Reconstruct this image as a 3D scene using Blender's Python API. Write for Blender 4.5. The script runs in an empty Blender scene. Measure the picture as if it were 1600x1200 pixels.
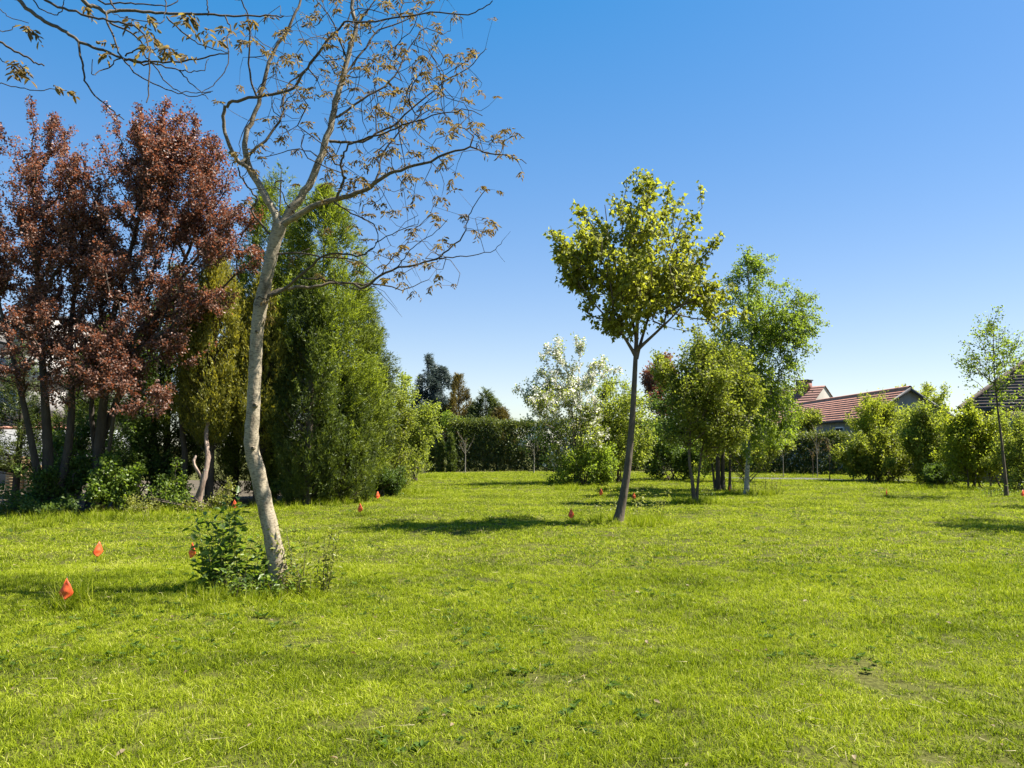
import bpy, math
import numpy as np
from mathutils import Vector

R = math.radians
rng = np.random.default_rng(11)
scene = bpy.context.scene
col = scene.collection

# ------------------------------------------------------------------ camera
F = 1200.0                      # focal length in photo pixels (1600 wide)
HOR = 697.0                     # horizon row in the photo
CAMH = 1.6
PITCH = math.atan((HOR - 600.0) / F)
cam_d = bpy.data.cameras.new('camera')
cam_d.sensor_width = 36.0
cam_d.lens = 36.0 * F / 1600.0
cam_d.clip_start = 0.05
cam_d.clip_end = 3000.0
cam = bpy.data.objects.new('camera', cam_d)
cam.location = (0, 0, CAMH)
cam.rotation_euler = (R(90) + PITCH, 0, 0)
col.objects.link(cam)
scene.camera = cam

# ------------------------------------------------------------------ sky and sun
SUN_EL = R(56)
SUN_AZ = R(5)                  # towards +X (right), a little beyond square to the view
sun_dir = Vector((math.cos(SUN_EL) * math.cos(SUN_AZ), math.cos(SUN_EL) * math.sin(SUN_AZ), math.sin(SUN_EL)))
world = bpy.data.worlds.new('World')
scene.world = world
world.use_nodes = True
wn = world.node_tree.nodes
wl = world.node_tree.links
wn.clear()
sky = wn.new('ShaderNodeTexSky')
sky.sky_type = 'NISHITA'
sky.sun_disc = False
sky.sun_elevation = SUN_EL
sky.sun_rotation = math.atan2(sun_dir.x, sun_dir.y)
sky.air_density = 1.0
sky.dust_density = 0.3
sky.ozone_density = 2.4
hs = wn.new('ShaderNodeHueSaturation')
hs.inputs['Saturation'].default_value = 1.472
hs.inputs['Hue'].default_value = 0.521
gm = wn.new('ShaderNodeGamma')
gm.inputs['Gamma'].default_value = 0.55
bg = wn.new('ShaderNodeBackground')
bg.inputs['Strength'].default_value = 0.106
wo = wn.new('ShaderNodeOutputWorld')
wl.new(sky.outputs[0], hs.inputs['Color'])
wl.new(hs.outputs[0], gm.inputs['Color'])
wl.new(gm.outputs[0], bg.inputs['Color'])
wl.new(bg.outputs[0], wo.inputs['Surface'])
sun_l = bpy.data.lights.new('sun', 'SUN')
sun_l.energy = 5.0
sun_l.angle = R(0.53)
sun_l.color = (1.0, 0.95, 0.86)
sun = bpy.data.objects.new('sun', sun_l)
sun.rotation_euler = sun_dir.to_track_quat('Z', 'Y').to_euler()
col.objects.link(sun)
scene.view_settings.view_transform = 'Standard'
scene.view_settings.look = 'None'
scene.view_settings.gamma = 1.0
scene.view_settings.exposure = 1.8
scene.view_settings.use_curve_mapping = False
scene.cycles.max_bounces = 6
scene.cycles.diffuse_bounces = 3
scene.cycles.transmission_bounces = 4

# ------------------------------------------------------------------ helpers
def gz(x, y):
    "height of the lawn: a few centimetres of unevenness"
    return 0.03 * np.sin(x * 0.55 + 0.7) * np.cos(y * 0.41) + 0.02 * np.sin(x * 0.21 + y * 0.33 + 1.3)

def P(u, v, d):
    "photo pixel + distance along the lawn -> world point"
    a, b = (u - 800.0) / F, (600.0 - v) / F
    cy = math.cos(PITCH) - b * math.sin(PITCH)
    cz = math.sin(PITCH) + b * math.cos(PITCH)
    k = d / cy
    return np.array((a * k, d, CAMH + cz * k))

def ground_at(u, v):
    "photo pixel on the lawn -> point on the lawn"
    a, b = (u - 800.0) / F, (600.0 - v) / F
    cy = math.cos(PITCH) - b * math.sin(PITCH)
    cz = math.sin(PITCH) + b * math.cos(PITCH)
    k = -CAMH / cz
    x, y = a * k, cy * k
    return np.array((x, y, float(gz(x, y))))

def base(u, d):
    x = (u - 800.0) / F * d
    # photo column at ground level for that distance
    return np.array((x, d, float(gz(x, d))))

def tag(o, label=None, cat=None, group=None, kind=None):
    if label: o['label'] = label
    if cat: o['category'] = cat
    if group: o['group'] = group
    if kind: o['kind'] = kind
    return o

def empty(name, loc, label, cat, group=None):
    o = bpy.data.objects.new(name, None)
    o.location = [float(c) for c in loc]
    o.empty_display_size = 0.2
    col.objects.link(o)
    return tag(o, label, cat, group)

def mesh_np(name, V, F_, mat, parent=None, tint=None, smooth=False, origin=None, link=True):
    "V (n,3); F_ list of (m,k) index arrays; builds one mesh object"
    V = np.asarray(V, dtype=np.float32)
    if origin is not None:
        V = V - np.asarray(origin, dtype=np.float32)
    if not isinstance(F_, list):
        F_ = [F_]
    F_ = [np.asarray(f, dtype=np.int32) for f in F_ if len(f)]
    me = bpy.data.meshes.new(name)
    nl = sum(f.size for f in F_)
    nf = sum(len(f) for f in F_)
    me.vertices.add(len(V))
    me.vertices.foreach_set('co', V.ravel())
    me.loops.add(nl)
    me.polygons.add(nf)
    me.loops.foreach_set('vertex_index', np.concatenate([f.ravel() for f in F_]) if F_ else np.zeros(0, np.int32))
    tot = np.concatenate([np.full(len(f), f.shape[1], np.int32) for f in F_])
    st = np.concatenate([[0], np.cumsum(tot)[:-1]]).astype(np.int32)
    me.polygons.foreach_set('loop_start', st)
    me.polygons.foreach_set('loop_total', tot)
    if smooth:
        me.polygons.foreach_set('use_smooth', np.ones(nf, dtype=bool))
    if tint is not None:
        at = me.attributes.new('tint', 'FLOAT', 'POINT')
        at.data.foreach_set('value', np.asarray(tint, dtype=np.float32))
    me.update(calc_edges=True)
    if mat is not None:
        me.materials.append(mat)
    o = bpy.data.objects.new(name, me)
    if link:
        col.objects.link(o)
    if parent is not None:
        o.parent = parent
    return o

def unit(a):
    return a / (np.linalg.norm(a, axis=-1, keepdims=True) + 1e-9)

class Geo:
    "collects vertices and faces"
    def __init__(self):
        self.v, self.f, self.n = [], [], 0
    def add(self, V, faces):
        self.v.append(np.asarray(V, float))
        for f in (faces if isinstance(faces, list) else [faces]):
            self.f.append(np.asarray(f, dtype=np.int32) + self.n)
        self.n += len(V)
    def box(self, c, s, rz=0.0, taper=None):
        c = np.asarray(c, float); h = np.asarray(s, float) / 2
        k = np.array([[-1,-1,-1],[1,-1,-1],[1,1,-1],[-1,1,-1],[-1,-1,1],[1,-1,1],[1,1,1],[-1,1,1]], float) * h
        if taper: k[4:, :2] *= taper
        cs, sn = math.cos(rz), math.sin(rz)
        k = np.stack([k[:,0]*cs - k[:,1]*sn, k[:,0]*sn + k[:,1]*cs, k[:,2]], 1) + c
        self.add(k, np.array([[0,3,2,1],[4,5,6,7],[0,1,5,4],[1,2,6,5],[2,3,7,6],[3,0,4,7]]))
        return self
    def build(self, name, mat, parent=None, origin=None, smooth=False):
        return mesh_np(name, np.concatenate(self.v), self.f, mat, parent, None, smooth, origin)

def catmull(pts, K):
    pts = np.asarray(pts, float)
    n = len(pts)
    if n == 2:
        t = np.linspace(0, 1, K)[:, None]
        return pts[0] * (1 - t) + pts[1] * t
    p = np.vstack([2 * pts[0] - pts[1], pts, 2 * pts[-1] - pts[-2]])
    s = np.linspace(0, n - 1 - 1e-6, K)
    i = s.astype(int); t = (s - i)[:, None]
    p0, p1, p2, p3 = p[i], p[i+1], p[i+2], p[i+3]
    return 0.5 * (2*p1 + (p2-p0)*t + (2*p0-5*p1+4*p2-p3)*t**2 + (3*p1-p0-3*p2+p3)*t**3)

def tubes(lines):
    "lines: list of (pts (K,3), radii (K,), sides) -> V, quads"
    groups = {}
    for p, r, s in lines:
        groups.setdefault((len(p), s), []).append((p, r))
    Vs, Fs, off = [], [], 0
    tubes.rad = []
    for (K, S), L in groups.items():
        p = np.array([a for a, _ in L]); r = np.array([b for _, b in L])
        t = unit(np.gradient(p, axis=1))
        d = unit(p[:, -1] - p[:, 0])
        ref = np.where(np.abs(d[:, 2:3]) > 0.75, np.array([[1.0, 0.13, 0.0]]), np.array([[0.0, 0.1, 1.0]]))[:, None, :]
        n = unit(np.cross(t, ref)); b = np.cross(t, n)
        a = np.arange(S) * 2 * np.pi / S
        V = (p[:, :, None, :] + r[:, :, None, None] * (np.cos(a)[None, None, :, None] * n[:, :, None, :] + np.sin(a)[None, None, :, None] * b[:, :, None, :]))
        M = len(L)
        idx = np.arange(M * K * S).reshape(M, K, S)
        q = np.stack([idx[:, :-1], np.roll(idx[:, :-1], -1, 2), np.roll(idx[:, 1:], -1, 2), idx[:, 1:]], -1).reshape(-1, 4)
        Vs.append(V.reshape(-1, 3)); Fs.append(q + off); off += M * K * S; tubes.rad.append(np.repeat(r.ravel(), S))
    return np.concatenate(Vs), np.concatenate(Fs)

def line(pts, r0, r1, K=None, S=6, power=1.0, jit=0.0):
    pts = np.asarray(pts, float)
    K = K or max(4, 3 * len(pts))
    c = catmull(pts, K)
    if jit:
        n = rng.normal(0, jit, c.shape); n[0] = 0
        c = c + n
    t = np.linspace(0, 1, K)
    return (c, r0 + (r1 - r0) * t ** power, S)

# ---- leaf shapes: (along, side, up) templates and triangles
T_RHOMB = (np.array([[0,0,0],[.5,.5,.10],[1,0,-.05],[.45,-.5,.10]]), np.array([[0,2,1],[0,3,2]]))
T_NEEDLE = (np.array([[0,.5,0],[0,-.5,0],[1,0,0]]), np.array([[0,1,2]]))
T_OVAL = (np.array([[0,0,0],[.3,.45,.10],[.68,.38,.06],[1,0,-.12],[.68,-.38,.06],[.3,-.45,.10]]), np.array([[0,3,2],[0,2,1],[0,4,3],[0,5,4]]))
T_MAPLE = (np.array([[0,0,0],[.10,.42,-.06],[.36,.56,-.08],[.55,.24,.04],[1.0,0,-.14],[.55,-.24,.04],[.36,-.56,-.08],[.10,-.42,-.06]]),
           np.array([[0,2,1],[0,3,2],[0,4,3],[0,5,4],[0,6,5],[0,7,6]]))

def leaves(Pb, D, N, L, W, tint, tmpl=T_RHOMB):
    Pb = np.asarray(Pb); n = len(Pb)
    D = unit(D); S = unit(np.cross(D, N)); U = np.cross(S, D)
    T, I = tmpl
    L = np.broadcast_to(np.asarray(L, float), (n,)); W = np.broadcast_to(np.asarray(W, float), (n,))
    V = (Pb[:, None, :] + (L[:, None] * T[None, :, 0])[..., None] * D[:, None, :]
         + (W[:, None] * T[None, :, 1])[..., None] * S[:, None, :]
         + (L[:, None] * T[None, :, 2])[..., None] * U[:, None, :])
    k = len(T)
    Fc = (I[None] + (np.arange(n) * k)[:, None, None]).reshape(-1, 3)
    return V.reshape(-1, 3), Fc, np.repeat(np.broadcast_to(tint, (n,)), k)

def join_leaves(parts):
    V, Fc, T, off = [], [], [], 0
    for v, f, t in parts:
        V.append(v); Fc.append(f + off); T.append(t); off += len(v)
    return np.concatenate(V), np.concatenate(Fc), np.concatenate(T)

def rdir(n, up=0.0, spread=1.0):
    d = rng.normal(0, spread, (n, 3)); d[:, 2] += up
    return unit(d)

# ------------------------------------------------------------------ materials
def new_mat(name):
    m = bpy.data.materials.new(name); m.use_nodes = True
    nt = m.node_tree; nt.nodes.clear()
    return m, nt.nodes, nt.links

def ramp(nodes, stops):
    r = nodes.new('ShaderNodeValToRGB')
    e = r.color_ramp.elements
    while len(e) < len(stops): e.new(0.5)
    for k, (p, c) in enumerate(stops):
        e[k].position = p; e[k].color = (*c, 1)
    return r

def leaf_mat(name, dark, mid, light, trans=0.35, tcol=None, rough=0.5, nscale=0.9, spec=0.2):
    m, n, l = new_mat(name)
    at = n.new('ShaderNodeAttribute'); at.attribute_name = 'tint'
    geo = n.new('ShaderNodeNewGeometry')
    nz = n.new('ShaderNodeTexNoise'); nz.inputs['Scale'].default_value = nscale; nz.inputs['Detail'].default_value = 3
    l.new(geo.outputs['Position'], nz.inputs['Vector'])
    ma = n.new('ShaderNodeMath'); ma.operation = 'MULTIPLY_ADD'; ma.inputs[1].default_value = 0.55; 
    l.new(nz.outputs['Fac'], ma.inputs[0]); 
    sb = n.new('ShaderNodeMath'); sb.operation = 'SUBTRACT'; sb.inputs[1].default_value = 0.275
    l.new(at.outputs['Fac'], sb.inputs[0]); l.new(sb.outputs[0], ma.inputs[2])
    rp = ramp(n, [(0.0, dark), (0.5, mid), (1.0, light)])
    l.new(ma.outputs[0], rp.inputs['Fac'])
    pb = n.new('ShaderNodeBsdfPrincipled')
    pb.inputs['Roughness'].default_value = rough
    pb.inputs['Specular IOR Level'].default_value = spec
    l.new(rp.outputs[0], pb.inputs['Base Color'])
    tr = n.new('ShaderNodeBsdfTranslucent')
    mx = n.new('ShaderNodeMix'); mx.data_type = 'RGBA'; mx.blend_type = 'MULTIPLY'; mx.inputs['Factor'].default_value = 1.0
    l.new(rp.outputs[0], mx.inputs['A'])
    tc = [q * 1.2 for q in (tcol or (1.5, 1.5, 0.7))]
    mx.inputs['B'].default_value = (*tc, 1)
    l.new(mx.outputs['Result'], tr.inputs['Color'])
    ms = n.new('ShaderNodeMixShader'); ms.inputs[0].default_value = trans
    l.new(pb.outputs[0], ms.inputs[1]); l.new(tr.outputs[0], ms.inputs[2])
    o = n.new('ShaderNodeOutputMaterial'); l.new(ms.outputs[0], o.inputs['Surface'])
    return m

def thin_mat(m, thin):
    "thin twigs (attribute tint 0) take the bark of young wood"
    nt = m.node_tree; n, l = nt.nodes, nt.links
    pb = [q for q in n if q.type == 'BSDF_PRINCIPLED'][0]
    src = pb.inputs['Base Color'].links[0].from_socket
    at = n.new('ShaderNodeAttribute'); at.attribute_name = 'tint'
    mx = n.new('ShaderNodeMix'); mx.data_type = 'RGBA'
    l.new(at.outputs['Fac'], mx.inputs['Factor']); mx.inputs['A'].default_value = (*thin, 1)
    l.new(src, mx.inputs['B']); l.new(mx.outputs['Result'], pb.inputs['Base Color'])
    return m

def noise_mat(name, stops, scale=4.0, stretch=(1, 1, 1), rough=0.85, bump=0.3, detail=6, bscale=None, dist=0.01, spec=0.25, speck=0.0):
    m, n, l = new_mat(name)
    tc = n.new('ShaderNodeTexCoord'); mp = n.new('ShaderNodeMapping')
    mp.inputs['Scale'].default_value = stretch
    l.new(tc.outputs['Object'], mp.inputs['Vector'])
    nz = n.new('ShaderNodeTexNoise'); nz.inputs['Scale'].default_value = scale; nz.inputs['Detail'].default_value = detail
    nz.inputs['Roughness'].default_value = 0.65
    l.new(mp.outputs[0], nz.inputs['Vector'])
    rp = ramp(n, stops); l.new(nz.outputs['Fac'], rp.inputs['Fac'])
    pb = n.new('ShaderNodeBsdfPrincipled'); pb.inputs['Roughness'].default_value = rough
    pb.inputs['Specular IOR Level'].default_value = spec
    l.new(rp.outputs[0], pb.inputs['Base Color'])
    if speck:
        m3 = n.new('ShaderNodeMapping'); m3.inputs['Scale'].default_value = (1, 1, 3.0)
        l.new(tc.outputs['Object'], m3.inputs['Vector'])
        n3 = n.new('ShaderNodeTexNoise'); n3.inputs['Scale'].default_value = 26; n3.inputs['Detail'].default_value = 4
        l.new(m3.outputs[0], n3.inputs['Vector'])
        r3 = ramp(n, [(.36, (speck, speck * .95, speck * .88)), (.5, (1, 1, 1)), (.72, (1.12, 1.1, 1.05))]); l.new(n3.outputs['Fac'], r3.inputs['Fac'])
        mm = n.new('ShaderNodeMix'); mm.data_type = 'RGBA'; mm.blend_type = 'MULTIPLY'; mm.inputs['Factor'].default_value = 1
        l.new(rp.outputs[0], mm.inputs['A']); l.new(r3.outputs[0], mm.inputs['B']); l.new(mm.outputs['Result'], pb.inputs['Base Color'])
    if bump:
        n2 = n.new('ShaderNodeTexNoise'); n2.inputs['Scale'].default_value = bscale or scale * 3; n2.inputs['Detail'].default_value = 5
        l.new(mp.outputs[0], n2.inputs['Vector'])
        bp = n.new('ShaderNodeBump'); bp.inputs['Strength'].default_value = bump; bp.inputs['Distance'].default_value = dist
        l.new(n2.outputs['Fac'], bp.inputs['Height']); l.new(bp.outputs[0], pb.inputs['Normal'])
    o = n.new('ShaderNodeOutputMaterial'); l.new(pb.outputs[0], o.inputs['Surface'])
    return m

M = {}
M['walnut_bark'] = noise_mat('walnut_bark', [(0.28, (.07, .053, .032)), (0.42, (.225, .185, .125)), (0.72, (.34, .29, .205))], 9, (1, 1, 0.55), .8, .7, 8, 30, .012, speck=.55)
M['twig'] = noise_mat('twig_bark', [(0.3, (.04, .03, .02)), (0.7, (.10, .08, .055))], 9, (1, 1, .6), .8, .3)
thin_mat(M['walnut_bark'], (.045, .033, .022))
M['dark_bark'] = noise_mat('dark_bark', [(0.3, (.028, .022, .017)), (0.7, (.085, .068, .052))], 8, (1, 1, .25), .9, .7, 8, 20, .02)
M['brown_bark'] = noise_mat('brown_bark', [(0.3, (.045, .034, .025)), (0.7, (.15, .118, .085))], 9, (1, 1, .3), .9, .6, 8, 22, .02)
M['pink_bark'] = noise_mat('pink_bark', [(0.3, (.10, .062, .045)), (0.7, (.36, .27, .21))], 9, (1, 1, .3), .9, .6, 8, 22, .02)
M['birch_bark'] = noise_mat('birch_bark', [(0.36, (.03, .028, .025)), (0.46, (.26, .245, .21)), (0.7, (.38, .36, .31))], 6, (1, 1, 2.2), .7, .3)
M['pale_bark'] = noise_mat('pale_bark', [(0.3, (.14, .12, .09)), (0.7, (.28, .25, .2))], 10, (1, 1, .4), .8, .3)

M['walnut_leaf'] = leaf_mat('walnut_leaf', (.08, .058, .03), (.145, .105, .05), (.21, .175, .07), .45, (1.3, 1.15, .6))
M['plum_leaf'] = leaf_mat('plum_leaf', (.06, .032, .023), (.165, .090, .062), (.29, .18, .125), .38, (1.5, .85, .55), .45, .7, .3)
M['maple_leaf'] = leaf_mat('maple_leaf', (.11, .12, .018), (.205, .22, .036), (.31, .315, .085), .52, (1.4, 1.4, .5), .55, 1.0)
M['birch_leaf'] = leaf_mat('birch_leaf', (.075, .11, .016), (.145, .20, .026), (.22, .275, .045), .5)
M['hazel_leaf'] = leaf_mat('hazel_leaf', (.07, .092, .016), (.15, .175, .028), (.235, .255, .05), .5)
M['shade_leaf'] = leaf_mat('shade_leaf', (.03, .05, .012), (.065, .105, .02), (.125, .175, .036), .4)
M['shrub_leaf'] = leaf_mat('shrub_leaf', (.09, .12, .02), (.185, .22, .038), (.28, .31, .075), .5)
M['willow_leaf'] = leaf_mat('willow_leaf', (.105, .125, .014), (.205, .24, .026), (.31, .33, .05), .5)
M['sucker_leaf'] = leaf_mat('sucker_leaf', (.045, .08, .012), (.11, .165, .024), (.21, .26, .045), .46, None, .42, 3.0, .35)
M['yellow_leaf'] = leaf_mat('yellow_leaf', (.09, .10, .02), (.17, .185, .04), (.28, .28, .09), .4, None, .4, 3.0)
M['blossom'] = leaf_mat('blossom', (.50, .48, .40), (.68, .66, .58), (.82, .80, .74), .3, (1, 1, .95), .6)
M['cypress'] = leaf_mat('cypress_spray', (.045, .066, .010), (.14, .175, .022), (.26, .30, .04), .4, (1.4, 1.4, .6), .55, .8, .25)
M['yew'] = leaf_mat('yew_spray', (.026, .042, .010), (.075, .102, .018), (.155, .185, .032), .34, (1.4, 1.4, .6), .5, 1.0, .3)
M['golden_yew'] = leaf_mat('golden_yew_spray', (.055, .065, .012), (.17, .17, .028), (.32, .29, .045), .36, (1.4, 1.3, .5), .5, 1.2, .3)
M['spruce'] = leaf_mat('spruce_spray', (.028, .045, .012), (.07, .092, .020), (.13, .15, .032), .28, (1.3, 1.3, .6), .5, .8, .3)
M['blue_spruce'] = leaf_mat('blue_spruce_spray', (.03, .044, .042), (.07, .092, .085), (.14, .165, .15), .2, (1.2, 1.3, 1.1), .5, .8, .3)
M['brown_conifer'] = leaf_mat('brown_conifer_spray', (.05, .042, .013), (.11, .088, .024), (.17, .14, .038), .25, (1.3, 1.2, .6), .55, .8, .2)
M['hedge'] = leaf_mat('hedge_leaf', (.03, .045, .012), (.07, .092, .02), (.15, .165, .036), .32, (1.4, 1.4, .6), .5, .8, .35)

# ------------------------------------------------------------------ tree growth
def ell(u, v, ru, rv, d, dd=0.0, fd=1.0):
    s = d / F
    return (P(u, v, d + dd), np.array((ru * s, ru * s * fd, rv * s)))

def sample_ells(ells, n, shell=2.4, clump=6, sig=0.16, w=None, shoot=0.0, sdir=.8):
    vol = np.array([np.prod(e[1]) ** 0.8 for e in ells])
    if w is not None: vol = vol * np.array(w)
    nc = max(4, n // clump)
    # smaller lobes on each mass break up its outline
    sat = []
    for c_, r_ in ells:
        for _ in range(4):
            q = unit(rng.normal(0, 1, 3) + [0, 0, .15]); f = rng.uniform(.22, .42)
            sat.append((c_ + q * r_ * rng.uniform(.85, 1.15), r_ * f))
    ells = list(ells) + sat
    vol = np.concatenate([vol, np.array([np.prod(e[1]) ** 0.8 for e in sat]) * 1.6])
    k = rng.choice(len(ells), nc, p=vol / vol.sum())
    C = np.array([e[0] for e in ells])[k]; Rr = np.array([e[1] for e in ells])[k]
    d = rdir(nc); r = rng.random(nc) ** (1 / shell)
    cen = C + d * Rr * r[:, None]
    j = rng.integers(0, nc, n)
    sc = np.minimum(Rr[j].min(1), 1.2)[:, None] * sig * 2.2
    if shoot:
        # leaves sit along shoots pointing up (or hanging, sdir < 0) and outwards
        mid = np.mean([e[0] for e in ells], 0)
        sd = unit(unit((cen - mid) * [1, 1, .4]) * .55 + rng.normal(0, .3, (nc, 3)) + [0, 0, sdir])
        out = cen[j] + sd[j] * (rng.uniform(-.5, .5, n) * shoot * rng.uniform(.6, 1.3, nc)[j])[:, None] + rng.normal(0, .3, (n, 3)) * sc
    else:
        out = cen[j] + rng.normal(0, 1, (n, 3)) * sc
    out[:, 2] = np.maximum(out[:, 2], 0.12)
    return out

def grow(init, init_path, targets, bf=0.45):
    k, n = len(init), len(targets)
    pos = np.vstack([init, targets]); path = np.zeros(k + n); path[:k] = init_path
    parent = np.full(k + n, -1)
    d = np.linalg.norm(targets[:, None] - init[None], axis=2)
    c = d + bf * path[None, :k]
    best = c.argmin(1); cost = c[np.arange(n), best].copy(); bd = d[np.arange(n), best].copy()
    order = []
    alive = np.ones(n, bool)
    for _ in range(n):
        i = int(np.argmin(np.where(alive, cost, 1e9)))
        alive[i] = False; gi = k + i
        parent[gi] = best[i]; path[gi] = path[best[i]] + bd[i]
        order.append(gi)
        dd = np.linalg.norm(targets - targets[i], axis=1)
        nc = dd + bf * path[gi]
        m = nc < cost
        cost = np.where(m, nc, cost); best = np.where(m, gi, best); bd = np.where(m, dd, bd)
    return pos, parent, np.array(order)

def twig_lines(pos, parent, order, k, tipr, rmax, expo=0.46, S=4, init_r=None):
    cnt = np.zeros(len(pos)); cnt[k:] = 1
    for i in order[::-1]:
        cnt[parent[i]] += cnt[i]
    rad = np.minimum(tipr * np.maximum(cnt, 1) ** expo, rmax)
    main = {}
    for i in order:
        p = parent[i]
        if p not in main or cnt[i] > cnt[main[p]]: main[p] = i
    lines = []
    for i in order:
        p = parent[i]
        if p >= k and main[p] == i: continue
        ch = [p, i]
        while ch[-1] in main: ch.append(main[ch[-1]])
        pts = pos[ch]; rr = rad[ch].copy(); rr[0] = rr[1]
        if init_r is not None and p < k: rr = np.minimum(rr, init_r[p] * 0.75)
        rr[-1] = tipr * 0.6
        n = len(ch)
        K = 3 if n == 2 else (5 if n <= 4 else (9 if n <= 8 else 18))
        c = catmull(pts, K)
        seg = np.linalg.norm(pts[1] - pts[0])
        jit = rng.normal(0, 0.014 * min(seg, .6), c.shape); jit[0] = 0; jit[-1] = 0
        c = c + jit
        lines.append((c, np.interp(np.linspace(0, n - 1, K), np.arange(n), rr), 3 if rr[0] < .008 and S == 4 else (S if rr[0] < .025 else 6)))
    return lines, rad

def leaf_cloud(pos, parent, order, per, L, W, off, up=0.6, droop=0.3, tmpl=T_RHOMB, trange=(.1, 1.08), along=0.5, tvar=.22):
    i = np.repeat(order, per); n = len(i)
    a, b = pos[parent[i]], pos[i]
    e = b - a
    ln = np.linalg.norm(e, axis=1, keepdims=True)
    a = np.where(ln > .7, b - e / (ln + 1e-9) * .7, a); e = b - a
    t = rng.uniform(trange[0], trange[1], (n, 1))
    p = a + e * t + rng.normal(0, off, (n, 3))
    D = unit(along * unit(e) + rdir(n) + np.array([0, 0, -droop]))
    N = unit(rng.normal(0, .55, (n, 3)) + np.array([0, 0, up]))
    s = rng.uniform(.65, 1.25, n)
    ct = rng.random(len(pos))[i]
    tint = np.clip(.5 + (ct - .5) * .35 + rng.normal(0, tvar, n), 0, 1)
    return leaves(p, D, N, L * s, W * s, tint, tmpl)

def make_tree(name, label, cat, b, trunks, ells, n, per, leafmat, bark, L=.06, W=.04, off=.06, group=None,
              tipr=.004, rmax=.05, bf=.45, clump=6, shell=2.4, sig=.16, tmpl=T_RHOMB, up=.25, droop=.3, crown_from=.3,
              extra=None, w=None, tvar=.22, crown_name='crown', shoot=0.0, sdir=.8):
    """trunks: list of (pts, r0, r1). Root empty at b; parts trunk, branches, crown."""
    root = empty(name, b, label, cat, group)
    tl, init, ip, ir = [], [], [], []
    for pts, r0, r1 in trunks:
        K = max(10, 4 * len(pts))
        ln = line(pts, r0, r1, K, 8, .85)
        c, rr, S = ln
        flare = 1 + .45 * np.exp(-np.linspace(0, 1, K) * 16)
        tl.append((c, rr * flare, S))
        s = np.concatenate([[0], np.cumsum(np.linalg.norm(np.diff(c, axis=0), axis=1))])
        st = int(K * crown_from)
        f = np.linspace(0, K - 1, 3 * K); f = f[f >= st]
        for q in range(3): pass
        init.append(np.stack([np.interp(f, np.arange(K), c[:, q]) for q in range(3)], 1))
        ip.append(np.interp(f, np.arange(K), s)); ir.append(np.interp(f, np.arange(K), rr))
    init = np.vstack(init); ip = np.concatenate(ip); ir = np.concatenate(ir)
    tg = sample_ells(ells, n, shell, clump, sig, w, shoot, sdir)
    pos, par, order = grow(init, ip, tg, bf)
    lines, rad = twig_lines(pos, par, order, len(init), tipr, rmax, init_r=ir)
    V, Q = tubes(tl + lines)
    mesh_np('trunk', V, Q, bark, root, smooth=True, origin=b)
    parts = [leaf_cloud(pos, par, order, per, L, W, off, up, droop, tmpl, tvar=tvar)]
    V, Fc, T = join_leaves(parts)
    mesh_np(crown_name, V, Fc, leafmat, root, T, origin=b)
    if extra: extra(root, pos, par, order, b)
    return root

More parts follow.
